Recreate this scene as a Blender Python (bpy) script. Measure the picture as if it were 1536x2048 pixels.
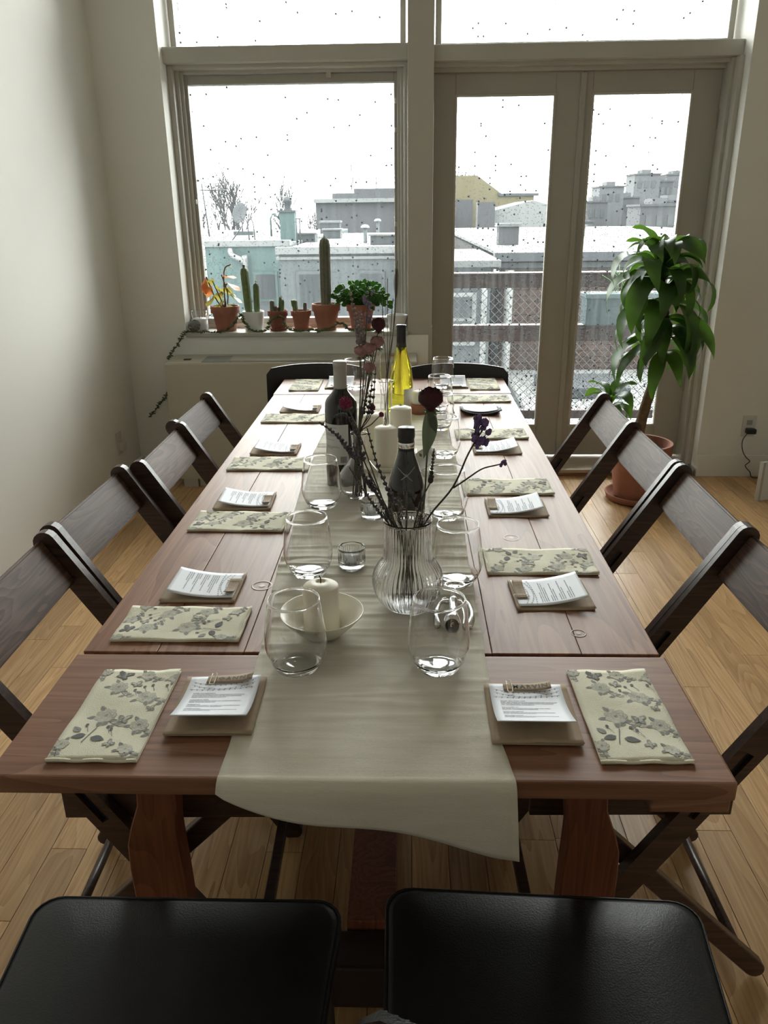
import bpy, bmesh, math, random
from math import sin, cos, pi, radians as rad
from mathutils import Vector, Matrix, noise
random.seed(7)
for o in list(bpy.data.objects): bpy.data.objects.remove(o)
SC = bpy.context.scene
COL = SC.collection

# ------------------------------------------------------------------ camera
PITCH, ROLL, YAW, FL = .3641, -.012, .0333, 1563.5
fwd = Vector((-sin(YAW)*cos(PITCH), cos(YAW)*cos(PITCH), -sin(PITCH)))
r0 = Vector((cos(YAW), sin(YAW), 0)); u0 = r0.cross(fwd)
rgt = r0*cos(ROLL)+u0*sin(ROLL); upv = u0*cos(ROLL)-r0*sin(ROLL)
cd = bpy.data.cameras.new('camera'); cam = bpy.data.objects.new('camera', cd); COL.objects.link(cam)
M = Matrix((rgt, upv, -fwd)).transposed().to_4x4(); M.translation = Vector((.059, 0, 1.35)); cam.matrix_world = M
cd.sensor_fit = 'VERTICAL'; cd.sensor_height = 36; cd.sensor_width = 27; cd.lens = FL/2048*36; cd.clip_start = .02; cd.clip_end = 500
SC.camera = cam

# ------------------------------------------------------------------ sky and exposure
W = bpy.data.worlds.new('overcast_sky'); SC.world = W; W.use_nodes = True
nt = W.node_tree; nt.nodes.clear()
wo = nt.nodes.new('ShaderNodeOutputWorld'); bg = nt.nodes.new('ShaderNodeBackground')
tc = nt.nodes.new('ShaderNodeTexCoord'); nz = nt.nodes.new('ShaderNodeTexNoise'); cr = nt.nodes.new('ShaderNodeValToRGB')
nz.inputs['Scale'].default_value = 2.0; nz.inputs['Detail'].default_value = 3
cr.color_ramp.elements[0].color = (.92, .92, .895, 1); cr.color_ramp.elements[1].color = (1.0, .99, .955, 1)
nt.links.new(tc.outputs['Generated'], nz.inputs['Vector']); nt.links.new(nz.outputs['Fac'], cr.inputs['Fac'])
nt.links.new(cr.outputs['Color'], bg.inputs['Color']); nt.links.new(bg.outputs[0], wo.inputs[0])
bg.inputs['Strength'].default_value = 1.0
SC.view_settings.view_transform = 'Standard'; SC.view_settings.look = 'None'
SC.view_settings.gamma = 1; SC.view_settings.use_curve_mapping = False
SC.view_settings.exposure = 4.3
def portal(x, y, z, sx, sz):
    l = bpy.data.lights.new('window_portal', 'AREA'); l.shape = 'RECTANGLE'; l.size = sx; l.size_y = sz
    l.cycles.is_portal = True
    o = bpy.data.objects.new('window_portal', l); COL.objects.link(o); o.location = (x, y, z); o.rotation_euler = (-pi/2, 0, 0)
portal(.25, 4.47, 2.5, 2.75, .95); portal(-.52, 4.47, 1.4, 1.2, 1.25); portal(.87, 4.47, 1.05, 1.4, 1.95)
cy = SC.cycles
cy.max_bounces = 12; cy.diffuse_bounces = 5; cy.transmission_bounces = 12; cy.transparent_max_bounces = 16; cy.glossy_bounces = 5
cy.sample_clamp_indirect = 6

# ------------------------------------------------------------------ materials
def N(t, kind, **kw):
    n = t.nodes.new(kind)
    for k, v in kw.items():
        if k in n.inputs.keys(): n.inputs[k].default_value = v
        else: setattr(n, k, v)
    return n
def c4(c): return (c[0], c[1], c[2], 1)
def ramp(t, src, stops, mode='LINEAR'):
    r = t.nodes.new('ShaderNodeValToRGB'); e = r.color_ramp.elements; r.color_ramp.interpolation = mode
    while len(e) > 1: e.remove(e[0])
    e[0].position = stops[0][0]; e[0].color = c4(stops[0][1])
    for p, c in stops[1:]:
        k = e.new(p); k.color = c4(c)
    t.links.new(src, r.inputs['Fac']); return r.outputs['Color']
def mat(name, col, rough=.6, metal=0, trans=0, ior=1.45, var=0, vscale=20, bump=0, bscale=200, sheen=0, coat=0, spec=.5, emit=None, stretch=(1, 1, 1), randv=0, sss=0):
    m = bpy.data.materials.new(name); m.use_nodes = True; t = m.node_tree; b = t.nodes['Principled BSDF']
    b.inputs['Base Color'].default_value = c4(col); b.inputs['Roughness'].default_value = rough; b.inputs['Metallic'].default_value = metal
    b.inputs['Transmission Weight'].default_value = trans; b.inputs['IOR'].default_value = ior
    b.inputs['Sheen Weight'].default_value = sheen; b.inputs['Coat Weight'].default_value = coat; b.inputs['Specular IOR Level'].default_value = spec
    if sss: b.inputs['Subsurface Weight'].default_value = sss; b.inputs['Subsurface Scale'].default_value = .01
    if var or bump or randv:
        tcn = N(t, 'ShaderNodeTexCoord'); mp = N(t, 'ShaderNodeMapping'); mp.inputs['Scale'].default_value = stretch
        t.links.new(tcn.outputs['Object'], mp.inputs['Vector'])
        if var or randv:
            nn = N(t, 'ShaderNodeTexNoise', Scale=vscale, Detail=5.0); t.links.new(mp.outputs[0], nn.inputs['Vector'])
            src = nn.outputs['Fac']
            c = ramp(t, src, [(.3, [v*(1-var) for v in col]), (.7, [min(1, v*(1+var)) for v in col])])
            if randv:
                oi = N(t, 'ShaderNodeObjectInfo'); mx = N(t, 'ShaderNodeMapRange'); mx.inputs['To Min'].default_value = 1-randv; mx.inputs['To Max'].default_value = 1+randv
                t.links.new(oi.outputs['Random'], mx.inputs['Value']); ml = N(t, 'ShaderNodeVectorMath', operation='SCALE')
                t.links.new(c, ml.inputs[0]); t.links.new(mx.outputs[0], ml.inputs['Scale']); c = ml.outputs[0]
            t.links.new(c, b.inputs['Base Color'])
        if bump:
            bn = N(t, 'ShaderNodeTexNoise', Scale=bscale, Detail=4.0); t.links.new(mp.outputs[0], bn.inputs['Vector'])
            bb = N(t, 'ShaderNodeBump', Strength=bump, Distance=.002); t.links.new(bn.outputs['Fac'], bb.inputs['Height']); t.links.new(bb.outputs[0], b.inputs['Normal'])
    return m
def wood(name, dark, mid, light, rough=.4, axis='Y', grain=1.0, randv=.12, coat=0, rings=1.0, bump=.15, knots=0, spec=.5):
    """procedural wood whose grain runs along one axis, shifted per object"""
    m = bpy.data.materials.new(name); m.use_nodes = True; t = m.node_tree; b = t.nodes['Principled BSDF']; L = t.links.new
    tcn = N(t, 'ShaderNodeTexCoord'); oi = N(t, 'ShaderNodeObjectInfo')
    cmb = N(t, 'ShaderNodeCombineXYZ')
    for k, f in (('X', 17.), ('Y', 31.), ('Z', 11.)):
        mm = N(t, 'ShaderNodeMath', operation='MULTIPLY'); mm.inputs[1].default_value = f; L(oi.outputs['Random'], mm.inputs[0]); L(mm.outputs[0], cmb.inputs[k])
    ad = N(t, 'ShaderNodeVectorMath', operation='ADD'); L(tcn.outputs['Object'], ad.inputs[0]); L(cmb.outputs[0], ad.inputs[1])
    s1 = {'Y': (9, .9, 9), 'X': (.9, 9, 9), 'Z': (9, 9, .9)}[axis]; s2 = {'Y': (140, 5, 140), 'X': (5, 140, 140), 'Z': (140, 140, 5)}[axis]
    m1 = N(t, 'ShaderNodeMapping'); m1.inputs['Scale'].default_value = [v*grain for v in s1]; L(ad.outputs[0], m1.inputs['Vector'])
    m2 = N(t, 'ShaderNodeMapping'); m2.inputs['Scale'].default_value = [v*grain for v in s2]; L(ad.outputs[0], m2.inputs['Vector'])
    n1 = N(t, 'ShaderNodeTexNoise', Scale=1.0, Detail=2.0, Distortion=.6); L(m1.outputs[0], n1.inputs['Vector'])
    mu = N(t, 'ShaderNodeMath', operation='MULTIPLY'); mu.inputs[1].default_value = 14*rings; L(n1.outputs['Fac'], mu.inputs[0])
    fr = N(t, 'ShaderNodeMath', operation='FRACT'); L(mu.outputs[0], fr.inputs[0])
    n2 = N(t, 'ShaderNodeTexNoise', Scale=1.0, Detail=4.0); L(m2.outputs[0], n2.inputs['Vector'])
    mix = N(t, 'ShaderNodeMath', operation='MULTIPLY_ADD'); L(fr.outputs[0], mix.inputs[0]); mix.inputs[1].default_value = .38; L(n2.outputs['Fac'], mix.inputs[2])
    c = ramp(t, mix.outputs[0], [(.28, dark), (.62, mid), (.95, light)])
    mr = N(t, 'ShaderNodeMapRange'); mr.inputs['To Min'].default_value = 1-randv; mr.inputs['To Max'].default_value = 1+randv
    L(oi.outputs['Random'], mr.inputs['Value']); ml = N(t, 'ShaderNodeVectorMath', operation='SCALE'); L(c, ml.inputs[0]); L(mr.outputs[0], ml.inputs['Scale'])
    c = ml.outputs[0]
    if knots:
        vo = N(t, 'ShaderNodeTexVoronoi', Scale=knots); L(m1.outputs[0], vo.inputs['Vector'])
        kc = ramp(t, vo.outputs['Distance'], [(.0, (.35, .3, .28)), (.06, (.6, .55, .5)), (.12, (1, 1, 1))])
        mk = N(t, 'ShaderNodeVectorMath', operation='MULTIPLY'); L(c, mk.inputs[0]); L(kc, mk.inputs[1]); c = mk.outputs[0]
    L(c, b.inputs['Base Color']); b.inputs['Roughness'].default_value = rough; b.inputs['Coat Weight'].default_value = coat; b.inputs['Coat Roughness'].default_value = .25
    b.inputs['Specular IOR Level'].default_value = spec
    bb = N(t, 'ShaderNodeBump', Strength=bump, Distance=.001); L(mix.outputs[0], bb.inputs['Height']); L(bb.outputs[0], b.inputs['Normal'])
    return m
def rainglass(name, haze=.05, lowz=0., highz=2., dens=1.0):
    m = bpy.data.materials.new(name); m.use_nodes = True; t = m.node_tree; t.nodes.clear(); L = t.links.new
    out = N(t, 'ShaderNodeOutputMaterial'); tr = N(t, 'ShaderNodeBsdfTransparent'); tr.inputs[0].default_value = (.96, .985, .98, 1)
    gl = N(t, 'ShaderNodeBsdfGlossy', Roughness=.02); fre = N(t, 'ShaderNodeFresnel', IOR=1.3)
    mg = N(t, 'ShaderNodeMixShader'); L(fre.outputs[0], mg.inputs[0]); L(tr.outputs[0], mg.inputs[1]); L(gl.outputs[0], mg.inputs[2])
    tcn = N(t, 'ShaderNodeTexCoord'); sp = N(t, 'ShaderNodeSeparateXYZ'); L(tcn.outputs['Object'], sp.inputs[0])
    zr = N(t, 'ShaderNodeMapRange'); zr.inputs['From Min'].default_value = lowz; zr.inputs['From Max'].default_value = highz
    zr.inputs['To Min'].default_value = 1.0; zr.inputs['To Max'].default_value = .15; L(sp.outputs['Z'], zr.inputs['Value'])
    # water film: vertical streaks
    ms = N(t, 'ShaderNodeMapping'); ms.inputs['Scale'].default_value = (38, 1, 2.2); L(tcn.outputs['Object'], ms.inputs['Vector'])
    ns = N(t, 'ShaderNodeTexNoise', Scale=1.0, Detail=3.0); L(ms.outputs[0], ns.inputs['Vector'])
    st = N(t, 'ShaderNodeMapRange'); st.inputs['From Min'].default_value = .42; st.inputs['From Max'].default_value = .75; st.inputs['To Max'].default_value = .05; L(ns.outputs['Fac'], st.inputs['Value'])
    st2 = N(t, 'ShaderNodeMath', operation='MULTIPLY'); L(st.outputs[0], st2.inputs[0]); L(zr.outputs[0], st2.inputs[1])
    hz = N(t, 'ShaderNodeMath', operation='ADD'); L(st2.outputs[0], hz.inputs[0]); hz.inputs[1].default_value = haze
    tl = N(t, 'ShaderNodeBsdfTranslucent'); tl.inputs[0].default_value = (.20, .22, .225, 1)
    m1 = N(t, 'ShaderNodeMixShader'); L(hz.outputs[0], m1.inputs[0]); L(mg.outputs[0], m1.inputs[1]); L(tl.outputs[0], m1.inputs[2])
    # droplets
    def drops(scale, thr, size):
        v = N(t, 'ShaderNodeTexVoronoi', voronoi_dimensions='2D'); v.inputs['Scale'].default_value = scale; v.inputs['Randomness'].default_value = 1.0
        mp = N(t, 'ShaderNodeCombineXYZ'); L(sp.outputs['X'], mp.inputs['X']); L(sp.outputs['Z'], mp.inputs['Y']); L(mp.outputs[0], v.inputs['Vector'])
        d = N(t, 'ShaderNodeMath', operation='LESS_THAN'); L(v.outputs['Distance'], d.inputs[0]); d.inputs[1].default_value = size
        s = N(t, 'ShaderNodeSeparateXYZ'); L(v.outputs['Color'], s.inputs[0])
        k = N(t, 'ShaderNodeMath', operation='MULTIPLY'); L(zr.outputs[0], k.inputs[0]); k.inputs[1].default_value = thr
        g = N(t, 'ShaderNodeMath', operation='LESS_THAN'); L(s.outputs['X'], g.inputs[0]); L(k.outputs[0], g.inputs[1])
        a = N(t, 'ShaderNodeMath', operation='MULTIPLY'); L(d.outputs[0], a.inputs[0]); L(g.outputs[0], a.inputs[1]); return a.outputs[0]
    a = drops(120, .34*dens, .24); b_ = drops(38, .2*dens, .185)
    mx = N(t, 'ShaderNodeMath', operation='MAXIMUM'); L(a, mx.inputs[0]); L(b_, mx.inputs[1])
    fa = N(t, 'ShaderNodeMath', operation='MULTIPLY'); L(mx.outputs[0], fa.inputs[0]); fa.inputs[1].default_value = 1.0
    td = N(t, 'ShaderNodeBsdfTranslucent'); td.inputs[0].default_value = (.045, .049, .052, 1)
    m2 = N(t, 'ShaderNodeMixShader'); L(fa.outputs[0], m2.inputs[0]); L(m1.outputs[0], m2.inputs[1]); L(td.outputs[0], m2.inputs[2])
    L(m2.outputs[0], out.inputs[0]); return m

WALL = mat('wall_paint', (.79, .785, .735), .75, var=.02, vscale=3, bump=.04, bscale=150)
TRIM = mat('trim_paint', (.47, .455, .40), .45, var=.02, vscale=6)
SASH = mat('sash_paint', (.36, .345, .30), .5, var=.03, vscale=8)
DOORP = mat('door_paint', (.40, .385, .335), .45, var=.02, vscale=6)
CEIL = mat('ceiling_paint', (.82, .82, .79), .8, var=.01)
FLOORW = wood('oak_floor', (.36, .20, .088), (.50, .30, .135), (.60, .385, .19), rough=.36, grain=1.0, randv=.20, rings=1.0, bump=.08)
GAPM = mat('floor_gap', (.06, .035, .02), .8, var=.1)
TABLEW = wood('red_brown_tabletop', (.13, .058, .031), (.21, .095, .052), (.285, .145, .083), rough=.46, grain=1.1, randv=.10, rings=.7, bump=.10, knots=.9, spec=.26)
TABLEX = wood('red_brown_leaf', (.145, .066, .036), (.215, .10, .058), (.275, .138, .082), rough=.48, axis='X', grain=1.1, randv=.06, rings=.8, bump=.10, spec=.35)
LEGW = wood('red_brown_leg', (.10, .03, .015), (.16, .05, .023), (.21, .07, .035), rough=.45, axis='Z', grain=1.0, randv=.08)
CHAIRW = wood('dark_brown_chair_wood', (.020, .010, .008), (.040, .021, .016), (.065, .036, .027), rough=.36, axis='X', grain=1.0, randv=.25, rings=1.2, bump=.12, spec=.5)
SLATW = wood('dark_brown_slat_wood', (.026, .013, .009), (.062, .034, .023), (.115, .068, .047), rough=.46, axis='Y', grain=1.3, randv=.3, rings=1.6, bump=.12, spec=.17)
LEATHER = mat('black_leather', (.012, .012, .013), .42, bump=.25, bscale=420, var=.1)
BLACKW = mat('black_stained_wood', (.012, .012, .014), .38, var=.1)
DKLEG = mat('dark_chair_leg', (.03, .018, .014), .5, var=.15)
STEEL = mat('polished_steel', (.75, .75, .75), .18, metal=1)
RUN = mat('linen_runner', (.70, .655, .555), .85, sheen=.2, var=.05, vscale=60, stretch=(.15, 6, 1), bump=.35, bscale=900)
NAPK = mat('cream_napkin_paper', (.78, .75, .60), .85, bump=.4, bscale=700, var=.02)
INKL = mat('pale_grey_print', (.54, .53, .45), .85, var=.15, vscale=300)
INKM = mat('grey_print', (.30, .30, .28), .85, var=.15, vscale=300)
INKD = mat('dark_grey_print', (.15, .15, .15), .85, var=.1, vscale=200)
KRAFT = mat('kraft_paper', (.40, .305, .215), .8, var=.06, vscale=60)
CARD = mat('white_card', (.80, .83, .90), .6, var=.01)
TEXT = mat('grey_text_ink', (.22, .23, .27), .7, var=.02)
WIRE = mat('cream_paperclip', (.8, .74, .6), .35, var=.02)
GLASS = mat('clear_glass', (1, 1, 1), .0, trans=1, ior=1.45)
THING = mat('thin_clear_glass', (1, 1, 1), .0, trans=1, ior=1.25)
WAX = mat('ivory_wax', (.80, .76, .64), .5, sss=.3, var=.02)
WICK = mat('black_wick', (.01, .01, .01), .8, var=.1)
BOWLM = mat('cream_ceramic', (.78, .74, .62), .25, var=.02)
TERRA = mat('terracotta', (.33, .135, .085), .8, var=.14, vscale=14, bump=.2, bscale=120)
TERRD = mat('dark_terracotta', (.25, .09, .06), .8, var=.12, vscale=14, bump=.2, bscale=120)
WHITEC = mat('white_ceramic', (.72, .73, .72), .4, var=.02)
SOIL = mat('potting_soil', (.045, .03, .02), .95, var=.3, vscale=90, bump=.8, bscale=200)
CACT = mat('cactus_green', (.13, .19, .075), .6, var=.2, vscale=60)
CACTG = mat('grey_cactus', (.13, .14, .10), .6, var=.2, vscale=60)
SPINE = mat('pale_spines', (.62, .58, .45), .7, var=.05)
def leafmat(name, col, tcol, tw=.35, rough=.4):
    m = mat(name, col, rough, var=.18, vscale=14); t = m.node_tree; b = t.nodes['Principled BSDF']
    tl = N(t, 'ShaderNodeBsdfTranslucent'); tl.inputs[0].default_value = c4(tcol); mx = N(t, 'ShaderNodeMixShader'); mx.inputs[0].default_value = tw
    t.links.new(b.outputs[0], mx.inputs[1]); t.links.new(tl.outputs[0], mx.inputs[2]); t.links.new(mx.outputs[0], t.nodes['Material Output'].inputs[0]); return m
LEAF = leafmat('deep_green_leaf', (.035, .075, .022), (.14, .30, .03), .3)
LEAF2 = leafmat('bright_green_leaf', (.05, .13, .03), (.16, .36, .05), .35)
YLEAF = leafmat('yellow_green_leaf', (.34, .30, .07), (.5, .45, .1), .35)
OLEAF = leafmat('orange_leaf', (.62, .20, .07), (.8, .3, .1), .4)
BARK = mat('tan_cane_bark', (.16, .105, .065), .85, var=.25, vscale=25, stretch=(1, 1, 4), bump=.4, bscale=60)
VINE = mat('vine_brown', (.06, .05, .035), .8, var=.2)
VLEAF = leafmat('vine_leaf', (.10, .13, .07), (.15, .2, .08), .25)
STEM = mat('dry_stem', (.085, .072, .045), .85, var=.25, vscale=60)
STEMD = mat('dark_dry_stem', (.045, .035, .028), .85, var=.25, vscale=60)
LAV = mat('dry_lavender', (.075, .065, .075), .9, var=.3, vscale=120)
LAVP = mat('purple_statice', (.13, .08, .20), .85, var=.3, vscale=120)
GLOBE = mat('magenta_globe', (.22, .025, .07), .85, var=.25, vscale=200)
ROSEP = mat('faded_pink_rose', (.30, .16, .15), .85, var=.25, vscale=90)
ROSED = mat('dark_red_rose', (.045, .005, .011), .75, var=.3, vscale=90)
LIMO = mat('grey_pink_filler', (.25, .20, .20), .9, var=.2, vscale=120)
DRYLEAF = leafmat('dry_green_leaf', (.07, .08, .05), (.1, .12, .06), .2)
METALD = mat('grey_grille', (.26, .27, .25), .5, var=.05)
PTACM = mat('beige_unit_enamel', (.50, .47, .385), .5, var=.015, vscale=4)
BLKP = mat('black_plastic', (.015, .015, .015), .4, var=.05)
PLATE = mat('outlet_plate', (.6, .6, .56), .5, var=.01)

# ------------------------------------------------------------------ geometry helpers
def bm_new(): return bmesh.new()
def fin(name, bm, m, parent=None, loc=None, rot=None, smooth=False):
    me = bpy.data.meshes.new(name); bm.normal_update(); bm.to_mesh(me); bm.free()
    if isinstance(m, (list, tuple)):
        for k in m: me.materials.append(k)
    else: me.materials.append(m)
    if smooth:
        for p in me.polygons: p.use_smooth = True
    o = bpy.data.objects.new(name, me); COL.objects.link(o)
    if parent: o.parent = parent
    if loc: o.location = loc
    if rot: o.rotation_euler = rot
    return o
def autosm(o, ang=40):
    me = o.data
    for p in me.polygons: p.use_smooth = True
    bm = bmesh.new(); bm.from_mesh(me)
    for e in bm.edges:
        if len(e.link_faces) == 2 and e.calc_face_angle(0) > rad(ang): e.smooth = False
    bm.to_mesh(me); bm.free(); return o
def tag(o, label, cat, group=None, kind=None):
    o['label'] = label; o['category'] = cat
    if group: o['group'] = group
    if kind: o['kind'] = kind
    return o
def T(name, label, cat, loc=(0, 0, 0), rz=0, group=None, rot=None):
    o = bpy.data.objects.new(name, None); COL.objects.link(o); o.empty_display_size = .05
    o.location = loc; o.rotation_euler = rot if rot else (0, 0, rz); return tag(o, label, cat, group)
def S(o): o['kind'] = 'structure'; return o
def box(bm, x0, x1, y0, y1, z0, z1, bev=0, M4=None, mi=0):
    vs = [bm.verts.new((x, y, z)) for x in (x0, x1) for y in (y0, y1) for z in (z0, z1)]
    fs = [bm.faces.new([vs[i] for i in f]) for f in ((0, 1, 3, 2), (4, 6, 7, 5), (0, 4, 5, 1), (2, 3, 7, 6), (0, 2, 6, 4), (1, 5, 7, 3))]
    for f in fs: f.material_index = mi
    geo = vs
    if bev:
        es = list({e for f in fs for e in f.edges})
        r = bmesh.ops.bevel(bm, geom=es, offset=bev, segments=2, profile=.6, affect='EDGES', clamp_overlap=True)
        geo = list({v for f in r['faces'] for v in f.verts} | {v for v in vs if v.is_valid})
    if M4 is not None: bmesh.ops.transform(bm, matrix=M4, verts=[v for v in geo if v.is_valid])
    return geo
def BX(name, m, x0, x1, y0, y1, z0, z1, parent=None, bev=0, **k):
    b = bm_new(); box(b, x0, x1, y0, y1, z0, z1, bev); return fin(name, b, m, parent, **k)
def lathe(bm, prof, seg=32, cx=0, cy=0, z0=0, rib=None, mi=0, cap=False):
    """rib(t_index, theta) -> radius multiplier"""
    rows = []
    for i, (r, z) in enumerate(prof):
        if r < 1e-6: rows.append([bm.verts.new((cx, cy, z0+z))]); continue
        rows.append([bm.verts.new((cx+r*(rib(i, 2*pi*k/seg) if rib else 1)*cos(2*pi*k/seg), cy+r*(rib(i, 2*pi*k/seg) if rib else 1)*sin(2*pi*k/seg), z0+z)) for k in range(seg)])
    for a, b in zip(rows, rows[1:]):
        for k in range(seg):
            k2 = (k+1) % seg
            if len(a) == 1 and len(b) == 1: continue
            if len(a) == 1: f = bm.faces.new((a[0], b[k2], b[k]))
            elif len(b) == 1: f = bm.faces.new((a[k], a[k2], b[0]))
            else: f = bm.faces.new((a[k], a[k2], b[k2], b[k]))
            f.material_index = mi; f.smooth = True
    if cap:
        for row in (rows[0], rows[-1]):
            if len(row) > 2: f = bm.faces.new(row); f.material_index = mi
def tube(bm, pts, rads, seg=6, closed=False, mi=0, cap=True):
    pts = [Vector(p) for p in pts]; n = len(pts)
    if not hasattr(rads, '__len__'): rads = [rads]*n
    rows = []; prev = None
    for i, p in enumerate(pts):
        if closed: d = (pts[(i+1) % n]-pts[i-1])
        else: d = (pts[min(i+1, n-1)]-pts[max(i-1, 0)])
        if d.length < 1e-9: d = Vector((0, 0, 1))
        d.normalize()
        if prev is None:
            a = Vector((0, 0, 1)) if abs(d.z) < .9 else Vector((1, 0, 0)); u = d.cross(a).normalized()
        else: u = (prev-d*prev.dot(d)).normalized()
        prev = u; v = d.cross(u)
        rows.append([bm.verts.new(p+(u*cos(2*pi*k/seg)+v*sin(2*pi*k/seg))*rads[i]) for k in range(seg)])
    R = rows+[rows[0]] if closed else rows
    for a, b in zip(R, R[1:]):
        for k in range(seg):
            f = bm.faces.new((a[k], a[(k+1) % seg], b[(k+1) % seg], b[k])); f.smooth = True; f.material_index = mi
    if cap and not closed and seg > 2:
        for row in (rows[0][::-1], rows[-1]):
            f = bm.faces.new(row); f.material_index = mi
def ball(bm, c, r, sc=(1, 1, 1), sub=1, M3=None, mi=0):
    g = bmesh.ops.create_icosphere(bm, subdivisions=sub, radius=1)
    for v in g['verts']:
        q = Vector((v.co.x*r*sc[0], v.co.y*r*sc[1], v.co.z*r*sc[2]))
        if M3: q = M3 @ q
        v.co = q+Vector(c)
        for f in v.link_faces: f.smooth = True; f.material_index = mi
def prism(bm, poly, y0, y1, plane='xz', mi=0):
    """extrude a closed 2-D polygon"""
    def P(a, b, c): return (a, c, b) if plane == 'xz' else ((a, b, c) if plane == 'xy' else (c, a, b))
    A = [bm.verts.new(P(a, b, y0)) for a, b in poly]; B = [bm.verts.new(P(a, b, y1)) for a, b in poly]
    n = len(poly); fs = [bm.faces.new(A), bm.faces.new(B[::-1])]
    for i in range(n): fs.append(bm.faces.new((A[i], B[i], B[(i+1) % n], A[(i+1) % n])))
    for f in fs: f.material_index = mi
    bmesh.ops.recalc_face_normals(bm, faces=fs)
def smooth_path(pts, n=6):
    """Catmull-Rom"""
    P = [Vector(p) for p in pts]; P = [P[0]*2-P[1]]+P+[P[-1]*2-P[-2]]; out = []
    for i in range(1, len(P)-2):
        for k in range(n):
            t = k/n; a, b, c, d = P[i-1], P[i], P[i+1], P[i+2]
            out.append(.5*((2*b)+(c-a)*t+(2*a-5*b+4*c-d)*t*t+(3*b-a-3*c+d)*t**3))
    out.append(P[-2]); return out
def clone(src, label=None, loc=None, rz=None, group=None, rot=None, skip=()):
    r = src.copy(); COL.objects.link(r)
    if label: r['label'] = label
    if group: r['group'] = group
    if loc is not None: r.location = loc
    if rz is not None: r.rotation_euler = (0, 0, rz)
    if rot is not None: r.rotation_euler = rot
    for ch in list(src.children):
        if ch.name.split('.')[0] in skip: continue
        c = ch.copy(); COL.objects.link(c); c.parent = r
        for g in list(ch.children):
            if g.name.split('.')[0] in skip: continue
            d = g.copy(); COL.objects.link(d); d.parent = c
    return r

# ================================================================== THE ROOM
YW, YG = 4.13, 4.33       # wall face, plane of the windows
XL, XR = -1.425, 3.7
OX0, OX1 = -1.104, 1.615  # the big glazed opening
fl = BX('floor', GAPM, XL-.2, XR+.2, -2.2, 4.6, -.06, -.014); S(fl)
pw = .0826; xi = -1.42; col = 0; rng = random.Random(3)
while xi < 2.6:
    y = .25-rng.random()*.8; yend = YW+.2 if xi < 1.62 else YW
    while y < yend:
        ln = rng.choice((.45, .62, .8, .95, 1.15, 1.3))
        y2 = min(y+ln, yend)
        if y2-y > .03 and y2 > .3:
            b = bm_new(); hx = pw/2-.0006; hy = (y2-y)/2-.0006
            box(b, -hx, hx, -hy, hy, -.014, 0, bev=.0008)
            fin('plank', b, FLOORW, fl, loc=(xi+pw/2, (y+y2)/2, 0))
        y = y2
    xi += pw; col += 1
b = bm_new()
box(b, XL, 2.58, -2, -.3, -.014, 0); box(b, xi, XR, -2, YW, -.014, 0)
o = fin('plank_field', b, FLOORW, fl); o['kind'] = 'stuff'
S(BX('wall_left', WALL, XL-.15, XL, -2.1, 4.5, -.06, 3.3))
S(BX('wall_right', WALL, XR, XR+.15, -2.1, 4.5, -.06, 3.3))  # unseen wall, set nearer so it bounces more light back
S(BX('wall_rear', WALL, XL-.15, XR+.15, -2.15, -2.0, -.06, 3.3))  # also unseen, pulled forward for extra bounced fill light
S(BX('ceiling', CEIL, XL-.15, XR+.15, -2.15, 4.6, 3.2, 3.35))
b = bm_new()
box(b, XL, OX0, YW, 4.5, -.01, 3.2); box(b, OX0, .163, YW, 4.48, -.01, .76); box(b, OX0, OX1, YW, 4.5, 2.98, 3.2)
S(fin('wall_far', b, WALL))
b = bm_new(); box(b, OX1, XR, 4.095, 4.5, -.01, 3.2); S(fin('wall_far_right', b, WALL))
S(BX('trim_1', TRIM, .055, .18, 4.15, 4.46, .76, 2.98, bev=.003))                     # pilaster between window and door
S(BX('trim_2', TRIM, .163, .183, YW+.01, 4.46, .0, .8))
S(BX('trim_3', TRIM, OX0-.005, .06, 4.19, 4.44, 2.03, 2.098, bev=.004)); S(BX('trim_4', TRIM, .178, OX1, 4.19, 4.44, 2.02, 2.088, bev=.004))
# profiled lip under each transom
S(BX('trim_5', TRIM, OX0, .055, 4.245, 4.3, 2.012, 2.036, bev=.005)); S(BX('trim_6', TRIM, .18, OX1, 4.245, 4.3, 2.002, 2.026, bev=.005))
S(BX('baseboard_right', WALL, OX1-.0, XR, 4.078, 4.1, 0, .121, bev=.004))
S(BX('baseboard_left', WALL, XL, XL+.014, -2.0, YW, 0, .11, bev=.003))
S(BX('baseboard_far', WALL, XL, -1.17, YW-.014, YW, 0, .11, bev=.003))
# right jamb mouldings
for k, (x0, x1, y0) in enumerate(((1.575, 1.615, 4.22), (1.592, 1.615, 4.17))):
    S(BX('trim_%d' % (7+k), TRIM, x0, x1, y0, 4.40, .043, 2.02, bev=.004))
for k, (x0, x1, y0) in enumerate(((OX0, -1.078, 4.24), (OX0, -1.06, 4.28))):
    S(BX('trim_%d' % (9+k), TRIM, x0, x1, y0, 4.42, .79, 2.03, bev=.004))
for k, (x0, x1, y0) in enumerate(((.037, .055, 4.24), (.02, .055, 4.28))):
    S(BX('trim_%d' % (11+k), TRIM, x0, x1, y0, 4.42, .79, 2.03, bev=.004))
# sill
S(BX('trim_13', TRIM, OX0, .058, 4.115, 4.44, .757, .781, bev=.006))
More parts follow.
